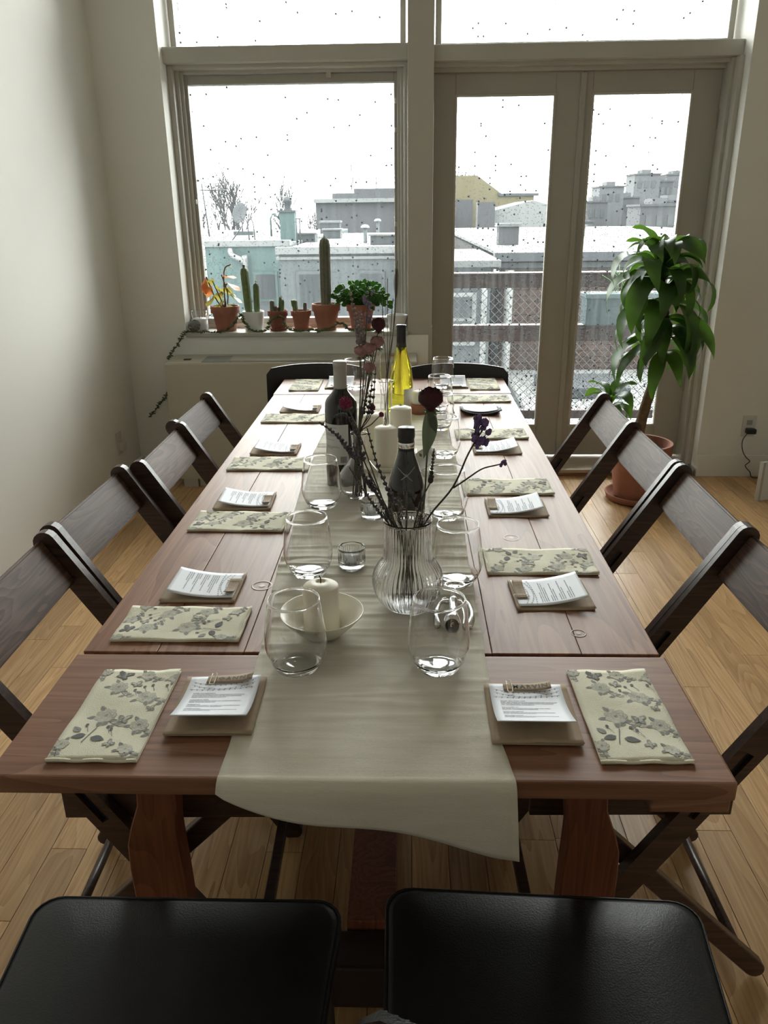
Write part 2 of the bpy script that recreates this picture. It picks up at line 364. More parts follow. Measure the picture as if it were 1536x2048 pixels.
# left window
win = bpy.data.objects.new('window_1', None); COL.objects.link(win); win['kind'] = 'structure'; win.location = (0, YG, 0)
def ringframe(name, m, x0, x1, z0, z1, w, y0, y1, parent, bev=.003, wl=None, wb=None, wt=None):
    wl = wl or w; wb = wb or w; wt = wt or w
    b = bm_new()
    box(b, x0, x0+wl, y0, y1, z0, z1, bev); box(b, x1-w, x1, y0, y1, z0, z1, bev)
    box(b, x0+wl, x1-w, y0, y1, z0, z0+wb, bev); box(b, x0+wl, x1-w, y0, y1, z1-wt, z1, bev)
    return fin(name, b, m, parent)
ringframe('window_frame', TRIM, -1.066, .026, .781, 2.02, .022, -.03, .06, win)
ringframe('window_sash', SASH, -1.048, .008, .80, 1.995, .02, -.012, .05, win, wb=.03, wt=.04)
G1 = rainglass('rain_on_window', .03, .75, 1.95)
BX('pane', G1, -1.03, -.01, .018, .024, .828, 1.957, win)
for (x, z) in ((-.33, 1.988), (-1.043, 1.42), (.003, 1.74), (.003, 1.87), (.001, 1.30)):
    BX('latch', STEEL if z > 2 else TRIM, x-.012, x+.012, -.028, -.01, z-.012, z+.012, win, bev=.003)
# upper windows
G2 = rainglass('rain_on_upper_window', .01, 1.9, 2.6, .4)
for i, (x0, x1) in enumerate(((OX0+.012, .048), (.19, 1.60))):
    w = bpy.data.objects.new('window_%d' % (i+2), None); COL.objects.link(w); w['kind'] = 'structure'; w.location = (0, YG, 0)
    ringframe('window_frame', TRIM, x0, x1, 2.085, 2.98, .028, -.02, .06, w)
    BX('pane', G2, x0+.025, x1-.025, .018, .024, 2.11, 2.96, w)
# french doors
G3 = rainglass('rain_on_door', .016, .5, 1.9, 1.3)
for i, (x0, x1, g0, g1) in enumerate(((.184, .909, .291, .778), (.914, 1.575, .958, 1.44))):
    d = bpy.data.objects.new('door_%d' % (i+1), None); COL.objects.link(d); d['kind'] = 'structure'; d.location = (0, YG, 0)
    b = bm_new(); zt, zb, z1, z0 = 1.89, .225, 1.985, .055
    box(b, x0, g0, -.015, .045, z0, z1, .003); box(b, g1, x1, -.015, .045, z0, z1, .003)
    box(b, g0, g1, -.015, .045, z0, zb, .003); box(b, g0, g1, -.015, .045, zt, z1, .003)
    fin('door_leaf', b, DOORP, d)
    ringframe('glazing_bead', TRIM, g0-.002, g1+.002, zb-.002, zt+.002, .011, -.021, .0, d, bev=.002)
    BX('pane', G3, g0, g1, .014, .019, zb, zt, d)
    if i == 0: BX('astragal', DOORP, .895, .925, -.028, -.013, .06, 1.98, d, bev=.005)
S(BX('trim_14', TRIM, .18, 1.60, 4.285, 4.40, 1.985, 2.01, bev=.003))
for z in (.42, 1.72):  # hinges
    S(BX('trim_15', SASH, 1.572, 1.584, 4.30, 4.315, z, z+.09, bev=.002))
# step up to the doors
stp = bpy.data.objects.new('trim_16', None); COL.objects.link(stp); stp['kind'] = 'structure'
BX('tread', wood('pale_step_wood', (.30, .24, .17), (.40, .33, .24), (.46, .39, .29), rough=.4, axis='X', randv=.02), .17, 1.6, 4.075, 4.45, .022, .043, stp, bev=.005)
BX('riser', wood('step_riser', (.16, .085, .045), (.24, .13, .07), (.3, .17, .1), rough=.4, axis='X', randv=.02), .17, 1.6, 4.088, 4.2, 0, .022, stp)
# outlets and cord
b = bm_new(); box(b, 1.829, 1.899, 4.088, 4.095, .22, .335, .003)
o = T('wall_outlet', 'outlet plate low on the wall right of the doors with plug in it', 'outlet', (1.864, 4.092, .2775))
BX('plate', PLATE, -.035, .035, -.004, .0025, -.057, .057, o, bev=.002)
for z in (.02, -.02): BX('socket', mat('socket', (.3, .3, .28), .5, var=.02), -.015, .015, -.006, -.003, z-.013, z+.013, o, bev=.002)
b.free()
o = T('power_plug', 'black plug and thin cord hanging from outlet to floor right of doors', 'plug', (1.864, 4.088, .257))
BX('plug_body', BLKP, -.018, .03, -.035, 0, -.016, .012, o, bev=.006)
b = bm_new(); tube(b, smooth_path([(-.01, -.02, -.01), (-.035, -.03, -.05), (-.03, -.035, -.1), (-.005, -.03, -.14), (.02, -.03, -.165), (.0, -.03, -.19), (.03, -.03, -.225), (.045, -.03, -.2535), (.09, -.05, -.2535)]), .0022); fin('cord', b, BLKP, o, smooth=True)
o = T('wall_outlet', 'white outlet low on the left wall near the corner', 'outlet', (XL, 3.83, .27), rz=pi/2)
BX('plate', PLATE, -.035, .035, -.006, .0, -.057, .057, o, bev=.002)
BX('socket', PLATE, -.016, .03, -.03, -.004, -.04, .0, o, bev=.004)
o = T('leaning_board', 'white board standing on the floor at the right edge of frame', 'board', (1.80, 3.69, 0), rz=rad(20))
BX('panel', WHITEC, 0, .8, .005, .02, .0, .20, o, bev=.002); BX('edge_strip', TRIM, -.014, 0, 0, .025, .0, .2, o, bev=.002)

# ================================================================== OUTSIDE
OUT = lambda n, c, r=.8, spec=.2, **k: mat(n, c, r, spec=spec, **k)
TEAL = OUT('teal_render', (0.0195, 0.0343, 0.0343), var=.08, vscale=1.5)
GREYR = OUT('grey_render', (0.0250, 0.0289, 0.0312), var=.08, vscale=1.2)
ROOFM = OUT('wet_roof_membrane', (0.0335, 0.0367, 0.0374), .6, spec=.25, var=.18, vscale=.8, stretch=(.3, 2, 1))
ROOFW = OUT('white_roof_coating', (0.0499, 0.0530, 0.0538), .6, spec=.25, var=.12, vscale=.8)
DARKO = OUT('dark_roof_box', (0.0125, 0.0148, 0.0172), .6, var=.15, vscale=3)
WHITO = OUT('white_pipe', (0.0702, 0.0733, 0.0741), .5, var=.05)
WINO = OUT('dark_window_pane', (0.0101, 0.0125, 0.0140), .3, var=.05)
BRICK = OUT('red_brick', (0.0172, 0.0094, 0.0070), .9, var=.25, vscale=6, randv=.2)
MORT = OUT('mortar', (0.0195, 0.0172, 0.0156), .9, var=.1)
YELL = OUT('yellow_render', (0.0390, 0.0343, 0.0195), .8, var=.08)
FAR = OUT('far_grey_block', (0.0289, 0.0304, 0.0328), .8, var=.1, vscale=.3)
FARD = OUT('far_dark_block', (0.0195, 0.0203, 0.0226), .8, var=.1, vscale=.3)
RAILW = wood('brown_rail_wood', (.010, .0045, .004), (.016, .0075, .006), (.022, .011, .009), rough=.55, axis='X', randv=.1, spec=.2)
MESHW = OUT('rail_mesh_wire', (0.0055, 0.0055, 0.0062), .4, var=.05)
DECK = OUT('wet_deck', (0.0374, 0.0390, 0.0390), .3, var=.1, vscale=3)
GROUND = OUT('wet_yard', (0.0234, 0.0242, 0.0242), .5, var=.2, vscale=.4)
S(BX('ground', GROUND, -60, 90, 4.6, 160, -9.3, -9))
S(BX('trim_17', OUT('own_facade', (.3, .3, .3)), -6, OX0-.01, 4.5, 4.62, -9, 4))
S(BX('trim_18', DECK, .15, 2.6, 4.5, 5.5, -.10, -.03))
# balcony railing
rl = T('balcony_railing', 'brown wooden balcony railing with diamond wire mesh outside the glass doors', 'railing', (0, 5.4, -.03))
BX('top_rail', RAILW, .0, 2.5, -.035, .045, .915, 1.0, rl, bev=.006); BX('cap_rail', RAILW, -.01, 2.51, -.06, .06, 1.0, 1.012, rl, bev=.004)
BX('middle_rail', RAILW, .0, 2.5, -.03, .03, .565, .65, rl, bev=.006); BX('middle_cap', RAILW, .0, 2.5, -.045, .045, .65, .675, rl, bev=.004)
BX('bottom_rail', RAILW, .0, 2.5, -.03, .03, .03, .09, rl, bev=.006)
for x in (0.02, 2.46): BX('post', RAILW, x-.035, x+.035, -.035, .035, 0, 1.0, rl, bev=.004)
b = bm_new(); st = .056
def wires(b, x0, x1, z0, z1):
    h = z1-z0; k = x0-h
    while k < x1:
        for sgn in (0, 1):
            a0, a1 = max(k, x0), min(k+h, x1)
            if a1-a0 > .01:
                za, zb = z0+(a0-k), z0+(a1-k)
                if sgn: za, zb = z0+z1-za, z0+z1-zb
                tube(b, [(a0, .012*sgn-.006, za), (a1, .012*sgn-.006, zb)], .0022, seg=3, cap=False)
        k += st
wires(b, .03, 2.45, .675, .915); wires(b, .03, 2.45, .09, .565)
o = fin('wire_mesh', b, MESHW, rl); o['kind'] = 'stuff'
# planter on the railing
pl = T('planter_box', 'dark planter box hung on the balcony railing behind the right door', 'planter', (1.42, 5.27, .66))
BX('trough', OUT('planter_teal', (.03, .045, .05), .4, var=.1), -.22, .45, -.08, .08, 0, .19, pl, bev=.01); BX('lip', OUT('planter_lip', (.05, .07, .075), .4), -.23, .46, -.09, .09, .17, .2, pl, bev=.005)
b = bm_new()
for k in range(14):
    x = -.05+.16*random.random(); tube(b, smooth_path([(x, 0, .18), (x+.02*random.uniform(-1, 1), 0, .26), (x+.08*random.uniform(-1, 1), .02, .3+.08*random.random())], 3), .002, seg=3)
fin('sprigs', b, LEAF2, pl)
# teal building
def windowpart(parent, x0, x1, z0, z1, y, frame=WHITO, pane=WINO, d=.05, sill=True):
    f = BX('window', frame, x0, x1, y-.03, y+.03, z0, z1, parent)
    b = bm_new(); box(b, x0+.05, x1-.05, y-.045, y-.02, z0+.05, (z0+z1)/2-.02); box(b, x0+.05, x1-.05, y-.045, y-.02, (z0+z1)/2+.02, z1-.05)
    fin('pane', b, pane, f)
tb = T('teal_building', 'flat roofed teal house seen through the left window', 'building', (0, 14, -9))
BX('wall', TEAL, -9, -1.98, 0, 14, 0, 9.86, tb); BX('roof', ROOFW, -9, -1.98, .1, 14, 9.86, 9.9, tb); BX('parapet', ROOFW, -9.02, -1.95, -.05, .14, 9.86, 9.955, tb)
windowpart(tb, -2.62, -2.2, 8.5, 9.45, 0, frame=TEAL)
b = bm_new(); tube(b, smooth_path([(-2.98, -.06, 9.82), (-2.93, -.1, 9.72), (-2.76, -.1, 9.62), (-2.72, -.1, 9.4), (-2.73, -.1, 6)], 5), .045, seg=8); fin('drainpipe', b, WHITO, tb, smooth=True)
gb = T('grey_building', 'pale grey house wall with windows below the left window plants', 'building', (0, 12.4, -9))
BX('wall', GREYR, -1.9, .62, 0, 11, 0, 9.82, gb); BX('roof', ROOFM, -1.9, .62, .1, 11, 9.82, 9.86, gb)
b = bm_new(); box(b, -1.94, .66, -.08, .12, 9.80, 9.9); box(b, -1.94, .66, -.04, .1, 9.72, 9.76); fin('cornice', b, ROOFW, gb)
for x in (-1.65, -.72): windowpart(gb, x, x+.42, 8.45, 9.55, 0, frame=GREYR)
windowpart(gb, .1, .45, 8.6, 9.5, 0, frame=GREYR)
o = T('roof_chimney', 'teal chimney stack with cowl between the two roofs', 'chimney', (-2.18, 15.5, .88))
BX('stack', TEAL, -.14, .14, -.15, .15, 0, .52, o, bev=.01); BX('capping', DARKO, -.17, .17, -.18, .18, .52, .56, o)
b = bm_new(); lathe(b, [(.06, .56), (.06, .68), (.09, .70), (.07, .78), (0, .8)], 10); fin('cowl', b, DARKO, o)
b = bm_new(); tube(b, [(-.14, 0, .40), (-.28, 0, .50), (-.33, 0, .42), (-.33, 0, .1)], .02, seg=5); fin('flue', b, TEAL, o)
def rbox(x, y, z, sx, sy, sz, lab, m=DARKO, n='roof_unit'):
    o = T(n, lab, 'roof unit', (x, y, z)); BX('housing', m, -sx/2, sx/2, -sy/2, sy/2, 0, sz*.85, o, bev=.01); BX('lid', ROOFM, -sx/2-.03, sx/2+.03, -sy/2-.03, sy/2+.03, sz*.85, sz, o); return o
rbox(-1.95, 16.2, .86, .42, .5, .17, 'low dark roof hatch nearest the chimney'); rbox(-1.95, 21.5, .86, .5, .5, .34, 'tallest dark box on the roof above the second cactus pot')
rbox(-1.62, 18.4, .86, .38, .5, .2, 'middle dark roof hatch right of the chimney'); rbox(-.28, 14.6, .86, .62, 1.0, .17, 'wide dark skylight box near the window right edge')
rbox(-4.9, 17.5, .9, .45, .6, .24, 'white condenser box on the teal house roof far left', WHITO)
for x, y, h, lab in ((-.72, 15.0, .28, 'mushroom capped vent pipe beside the wide skylight'), (-.62, 18.5, .36, 'tall vent pipe standing behind the wide skylight'), (-.2, 20, .42, 'vent pipe nearest the window right frame')):
    o = T('vent_pipe', lab, 'vent', (x, y, .86)); b = bm_new(); lathe(b, [(.035, 0), (.035, h)], 8, cap=True); fin('pipe', b, GREYR, o); b = bm_new(); lathe(b, [(.075, h-.02), (.08, h), (.05, h+.03), (0, h+.04)], 8); fin('cap', b, WHITO, o)
o = T('satellite_dish', 'grey satellite dish on the teal house roof', 'dish', (-4.05, 20.5, .9))
b = bm_new(); lathe(b, [(0, 0), (.12, .015), (.25, .06), (.24, .065), (.12, .025), (0, .012)], 18); g = fin('reflector', b, DARKO, o, loc=(0, 0, .5), rot=(rad(75), 0, rad(-35)))
b = bm_new(); tube(b, [(0, 0, 0), (0, 0, .45), (0, .03, .52)], .018, seg=5); tube(b, [(-.1, -.2, .5), (.12, -.25, .33)], .01, seg=4); fin('mount', b, DARKO, o); BX('ballast', DARKO, -.2, .28, -.15, .15, 0, .09, o)
o = T('antenna_mast', 'thin television antenna on mast at the left edge of the window', 'antenna', (-4.65, 19.5, .902))
b = bm_new(); tube(b, [(0, 0, 0), (-.08, 0, 1.15)], .02, seg=5); fin('mast', b, DARKO, o)
b = bm_new(); tube(b, [(-.18, 0, 1.02), (.5, 0, 1.0)], .014, seg=4)
for k in range(7): tube(b, [(-.1+.09*k, -.1, 1.02), (-.1+.09*k, .1, 1.02)], .005, seg=3)
tube(b, [(-.02, 0, .85), (.04, 0, 1.18)], .006, seg=3); fin('aerial', b, DARKO, o)
o = T('roof_ladder', 'curved ladder rails rising over the teal house roof edge', 'ladder', (-2.85, 14.6, .9))
b = bm_new()
for x in (0, .1): tube(b, smooth_path([(x-.25*(x == 0), 0, 0), (x-.02, 0, .28), (x+.03, 0, .4), (x+.08, 0, .3), (x+.09, 0, 0)], 4), .012, seg=5)
fin('rails', b, DARKO, o)
o = T('roof_pipes', 'pair of slim upright pipes right of the chimney', 'pipe', (-1.95, 14.9, .87))
b = bm_new(); tube(b, [(0, 0, 0), (0, 0, .42)], .014, seg=5); tube(b, [(.06, 0, 0), (.06, 0, .42)], .014, seg=5); tube(b, [(-.01, 0, .42), (.09, 0, .42)], .012, seg=5); fin('pipes', b, DARKO, o)
fb = T('far_building', 'dark low building beyond the roofs at the window right side', 'building', (0, 34, -9))
BX('wall', FARD, -3.7, .6, 0, 8, 0, 10.95, fb); BX('parapet', FARD, -3.0, .6, -.2, .2, 10.95, 11.15, fb); BX('upper_storey', FARD, -2.2, .5, 1, 6, 11, 11.35, fb); BX('coping', ROOFW, -3.75, .62, -.25, 0, 10.8, 10.95, fb)
o = T('roof_pergola', 'thin railing frame on top of the far dark building', 'pergola', (-1.4, 36, 2.3))
b = bm_new()
for x in (-.9, .1, 1.1): tube(b, [(x, 0, 0), (x, 0, .5)], .02, seg=4)
for z in (.3, .5): tube(b, [(-.9, 0, z), (1.4, 0, z)], .015, seg=4)
tube(b, [(-.95, 0, 0), (-.95, 0, 1.3)], .02, seg=4); fin('frame', b, DARKO, o)
# bare trees
TREEM = OUT('bare_branches', (.02, .02, .021), .9, var=.1)
def tree(x, y, z, h, lab, sd, spread=.5):
    r = random.Random(sd); b = bm_new()
    def br(p, d, l, w, n):
        q = p+d*l; m_ = p+d*l*.5+Vector((r.uniform(-.05, .05), 0, 0))*l
        tube(b, [p, m_, q], [w, w*.85, w*.65], seg=3, cap=False)
        if n:
            for _ in range(4 if n > 3 else 3):
                nd = (d+Vector((r.uniform(-spread, spread), r.uniform(-spread, spread), r.uniform(-.05, .35)))).normalized()
                br(q if r.random() < .6 else m_, nd, l*r.uniform(.62, .85), w*.68, n-1)
    br(Vector((0, 0, 0)), Vector((r.uniform(-.1, .1), 0, 1)).normalized(), h*.36, h*.019, 5)
    o = fin('bare_tree', b, TREEM, None, loc=(x, y, z)); tag(o, lab, 'tree')
for a in ((-8.2, 40, -1.6, 4.44, 'tallest bare tree above the satellite dish', 1), (-10.9, 49, -1.6, 4.59, 'bare tree left of the satellite dish', 2), (-6.6, 45, -1.5, 3.85, 'bare tree right of the satellite dish above the chimney', 3), (-11, 44, -1.5, 3.40, 'bare tree beside the television antenna', 4), (-5.2, 47, -1.5, 3.26, 'bare tree behind the chimney cowl', 5), (2.6, 55, -1.5, 5.33, 'bare tree behind the yellow building', 6)): tree(*a)
# right: brick house with individual bricks where they read
bh = T('brick_house', 'red brick house with light flat roof behind the balcony railing', 'building', (0, 10, -9))
BX('wall', MORT, 1.2, 7.5, 0.012, 12, 0, 9.80, bh); BX('roof', ROOFM, 1.15, 7.5, .1, 17, 9.86, 9.9, bh)
b = bm_new(); box(b, 1.1, 7.5, -.1, .12, 9.8, 9.9); box(b, 1.15, 7.5, -.03, .1, 9.72, 9.78); fin('cornice', b, DARKO, bh)
bb = bm_new(); rr = random.Random(9)
for rowi in range(20):
    z = 9.68-.075*rowi; x = 1.22-(rowi % 2)*.11
    while x < 4.6:
        box(bb, max(x, 1.2), x+.205, -.006*rr.random(), .02, z-.062, z); x += .22
o = fin('brick', bb, BRICK, bh); o['kind'] = 'stuff'
windowpart(bh, 2.55, 2.95, 8.9, 9.35, -.01, frame=WHITO)
b = bm_new(); tube(b, [(1.28, -.12, 9.7), (1.26, -.12, 6)], .055, seg=8); fin('drainpipe', b, WHITO, bh, smooth=True)
sh = T('grey_house', 'pale grey house with gutter at the left of the brick house', 'building', (0, 9.3, -9))
BX('wall', GREYR, .1, 1.0, 0, 3, 0, 9.78, sh); BX('roof', ROOFM, .05, 1.1, -.08, 3, 9.78, 9.85, sh); windowpart(sh, .5, .84, 8.9, 9.5, 0, frame=WHITO)
b = bm_new(); tube(b, smooth_path([(1.05, -.1, 9.75), (1.0, -.12, 9.62), (.93, -.12, 9.58), (.92, -.12, 9.4), (.92, -.12, 6)], 4), .035, seg=8); fin('drainpipe', b, WHITO, sh, smooth=True)

ex = T('low_extension', 'low white roofed extension seen through the railing mesh', 'building', (0, 6.8, -9))
BX('wall', GREYR, 1.25, 7, 0, 3.05, 0, 8.45, ex); BX('roof', OUT('bright_roof', (.075, .077, .077), .6, var=.1, vscale=1.5), 1.25, 7, 0, 3.05, 8.45, 8.5, ex); BX('skylight', DARKO, 1.5, 2.4, 1.4, 2.2, 8.5, 8.62, ex, bev=.02); BX('skylight', DARKO, 2.9, 3.3, 1.2, 1.8, 8.5, 8.62, ex, bev=.02)
yb = T('yellow_building', 'yellow rendered building with stepped gable above the door glass', 'building', (0, 40, -9))
b = bm_new(); prism(b, [(2.0, 0), (2.0, 12.0), (3.3, 12.0), (4.6, 11.1), (6.0, 11.1), (6.0, 0)], 0, 6); fin('wall', b, YELL, yb)
BX('coping', DARKO, 4.3, 6.2, -.1, .3, 11.08, 11.2, yb); BX('side_wall', FARD, 1.9, 2.9, -3, 0, 0, 10.9, yb)
wb = T('white_gable', 'pale low gable house right of the yellow building', 'building', (0, 30, -9))
b = bm_new(); prism(b, [(3.0, 0), (3.0, 10.4), (4.5, 10.75), (5.6, 10.45), (5.6, 0)], 0, 5); fin('wall', b, ROOFW, wb); BX('chimney', FARD, 2.5, 3.1, -.5, .3, 0, 10.7, wb)
for i, (x, y, z, w, h, lab) in enumerate(((1.55, 12.5, .9, .3, .3, 'dark vent box behind the brick house parapet left end'), (3.3, 17, .9, .6, .2, 'low white box on the brick house roof'),)):
    rbox(x, y, z, w, w, h, lab, FARD if i == 0 else WHITO)
rr = random.Random(5)
sky = ((13.2, 62, 1.0, 9.6), (14.8, 66, 1.6, 11.0), (16.8, 70, 2.0, 12.2), (19.2, 74, 2.0, 11.4), (21.7, 77.5, 2.3, 13.4), (24.2, 81, 1.9, 12.9), (26.6, 84.5, 2.2, 13.6), (22.5, 60, 3.2, 11.9), (18.3, 58, 2.4, 10.9), (15.0, 50, 2.4, 10.6), (30, 88.5, 2.5, 13.2))
for i, (x, y, w, h) in enumerate(sky):
    o = T('distant_building', ['leftmost pale block of the skyline in the right door', 'second small block of the skyline from the left', 'third skyline block from the left in the right door', 'low skyline block between taller ones', 'tall skyline block carrying a water tank', 'skyline block right of the water tank block', 'tallest skyline block near the right door frame', 'near grey slab block in front of the skyline', 'near grey block left of the slab block', 'nearest low block above the brick house roof', 'rightmost skyline block half hidden by the door frame'][i], 'building', (x, y, -9))
    BX('wall', (FAR, FARD)[i % 2], -w/2, w/2, 0, 3, 0, h, o); BX('roof', FARD, -w/2-.1, w/2+.1, -.1, 3, h, h+.12, o)
    BX('stair_tower', FAR, -w*.2, w*.15, .3, 2, h, h+.45, o)
    b = bm_new()
    for q in range(3): box(b, -w*.36+q*w*.27, -w*.36+q*w*.27+w*.15, -.04, .01, h-1.1, h-.5)
    fin('window_row', b, WINO, o)

# ================================================================== TABLE
TZ = .75
tb = T('dining_table', 'long red-brown plank dining table set for a meal', 'table', (0, 1.87, 0))
def tl(y): return y-1.87
rr = random.Random(2)
cuts = [-.4225, -.312, -.183, 0, .181, .311, .4225]
for i, (x0, x1) in enumerate(zip(cuts, cuts[1:])):
    b = bm_new(); box(b, -(x1-x0)/2+.0004, (x1-x0)/2-.0004, -.878, .878, -.026, -.0003*(i % 2), bev=.0012); fin('plank', b, TABLEW, tb, loc=((x0+x1)/2, tl(1.873), TZ))
BX('leaf', TABLEX, -.4285, .4285, tl(.72), tl(.988), TZ-.025, TZ, tb, bev=.003)
BX('leaf', TABLEX, -.4265, .4265, tl(2.758), tl(3.035), TZ-.025, TZ, tb, bev=.003)
BX('corner_block', TABLEX, .335, .426, tl(.7235), tl(.79), TZ-.045, TZ-.025, tb, bev=.003)
for y in (.985, 2.765):
    for s in (-1, 1):
        # shaped board leg, waisted below the top
        prof = [(-.016, .029, .725), (-.016, .030, .56), (-.012, .031, .49), (-.002, .037, .445), (.002, .042, .41), (.002, .044, .36), (.0, .044, .28), (0, .044, .16), (0, .044, .0)]
        L_ = [(s*(.346+a)-w, z) for a, w, z in prof]; R_ = [(s*(.346+a)+w, z) for a, w, z in prof]
        b = bm_new(); prism(b, L_+R_[::-1], tl(y)-.02, tl(y)+.02); bmesh.ops.bevel(b, geom=b.edges[:], offset=.002, segments=1, affect='EDGES'); fin('leg', b, LEGW, tb)
    BX('foot_beam', DKLEG, -.36, .36, tl(y)+.02, tl(y)+.10, 0, .10, tb, bev=.006)
    BX('cross_rail', DKLEG, -.34, .34, tl(y)-.0, tl(y)+.03, .66, .722, tb, bev=.003)
BX('stretcher', LEGW, -.056, .036, tl(1.09), tl(2.66), .085, .118, tb, bev=.003)
for x in (-.30, .26):
    BX('slide_rail', DKLEG, x, x+.045, tl(.80), tl(2.96), .685, .7235, tb, bev=.002)
for x in (-.345, .30):
    BX('apron', DKLEG, x, x+.02, tl(1.08), tl(2.66), .64, .72, tb, bev=.002)

# ================================================================== FOLDING CHAIRS
def make_folder(label):
    t = T('folding_chair', label, 'chair', (0, 0, 0))
    top = Vector((.245, 0, .765)); foot = Vector((-.235, 0, .0)); d = (foot-top).normalized(); Lr = (foot-top).length
    nrm = Vector((-d.z, 0, d.x))                      # across the rail, towards the front/up
    def fr(s, w): q = top+d*s+nrm*w; return (q.x, q.z)
    def bar(bm, s0, s1, w0, w1, y0, y1, bev=.003, rnd0=False, rnd1=False):
        poly = []
        if rnd0: poly += [fr(s0+.022*(1-sin(a)), (w0+w1)/2+(w1-w0)/2*cos(a)) for a in [pi*k/8 for k in range(9)]]
        else: poly += [fr(s0, w1), fr(s0, w0)]
        if rnd1: poly += [fr(s1-.022*(1-sin(a)), (w0+w1)/2-(w1-w0)/2*cos(a)) for a in [pi*k/8 for k in range(9)]]
        else: poly += [fr(s1, w0), fr(s1, w1)]
        prism(bm, poly, y0, y1)
    for sy in (-1, 1):
        y0, y1 = sorted((sy*.187, sy*.207)); b = bm_new(); w = .0225
        bar(b, 0, .27, -w, w, y0, y1, rnd0=True); bar(b, .27, .42, -w, -.007, y0, y1); bar(b, .27, .42, .007, w, y0, y1); bar(b, .42, Lr, -w, w, y0, y1, rnd1=True)
        fin('back_rail', b, CHAIRW, t)
        b = bm_new(); q0, q1 = sorted((sy*.1945, sy*.1985)); bar(b, .27, .42, -.007, .007, q0, q1); fin('slot_shade_sheet', b, BLKP, t)  # black sheet inside the opening, standing in for the shade of the hollow
        for s_ in (.030, .098):
            b = bm_new(); p = top+d*s_+nrm*(w+.0008); ball(b, (p.x, sy*.197, p.z), .0050, (1, 1, .6), 1); fin('rivet', b, STEEL, t)
    b = bm_new(); prism(b, [fr(.014, .0165), fr(.014, -.001), fr(.120, -.001), fr(.120, .0165)], -.186, .186); bmesh.ops.bevel(b, geom=b.edges[:], offset=.004, segments=2, affect='EDGES'); fin('backrest', b, SLATW, t)
    # seat, narrower rear legs crossing inside the rails
    a, c = Vector((-.20, 0, .435)), Vector((.215, 0, .012)); e = (c-a).normalized(); m_ = Vector((-e.z, 0, e.x))
    for sy in (-1, 1):
        y0, y1 = sorted((sy*.158, sy*.178)); b = bm_new(); P = lambda q, w: ((q+m_*w).x, (q+m_*w).z)
        prism(b, [P(a, .018), P(a, -.018)]+[P(c-e*.02*(1-sin(k*pi/6)), -.018*cos(k*pi/6)) for k in range(7)], y0, y1)
        bmesh.ops.bevel(b, geom=b.edges[:], offset=.002, segments=1, affect='EDGES'); fin('rear_leg', b, CHAIRW, t)
    b = bm_new(); box(b, -.24, .10, -.175, .175, .438, .456, bev=.004); fin('seat', b, SLATW, t)
    for y in (-.184, .170): BX('seat_rail', CHAIRW, -.24, .10, y, y+.014, .395, .452, t, bev=.002)
    for x in (-.235, .05): BX('seat_bearer', CHAIRW, x, x+.035, -.155, .155, .40, .438, t, bev=.003)
    b = bm_new(); q = a+e*.53; tube(b, [(q.x, -.16, q.z), (q.x, .16, q.z)], .010, seg=10); fin('stretcher', b, CHAIRW, t)
    b = bm_new(); q = top+d*.845; box(b, q.x-.011, q.x+.011, -.188, .188, q.z-.01, q.z+.01, .002); fin('stretcher', b, CHAIRW, t)
    return t
words = ['nearest', 'second', 'third', 'farthest']
RY = [1.250, 1.665, 2.085, 2.482]; LY = [1.228, 1.655, 2.097, 2.510]
RX = [.500, .498, .497, .495]; LX = [-.428, -.435, -.40, -.425]
first = None
for side in 'RL':
    for k in range(4):
        lab = '%s dark brown wooden folding chair %s of the table' % (words[k], 'on the right side' if side == 'R' else 'on the left side')
        x, y = (RX[k], RY[k]) if side == 'R' else (LX[k], LY[k]); rz = (0 if side == 'R' else pi)+rad((1.2, -.8, .6, -1)[k])
        if first is None: first = make_folder(lab); first.location = (x, y, 0); first.rotation_euler = (0, 0, rz); first['group'] = 'folding chairs along the table'
        else: clone(first, lab, (x, y, 0), rz, 'folding chairs along the table')

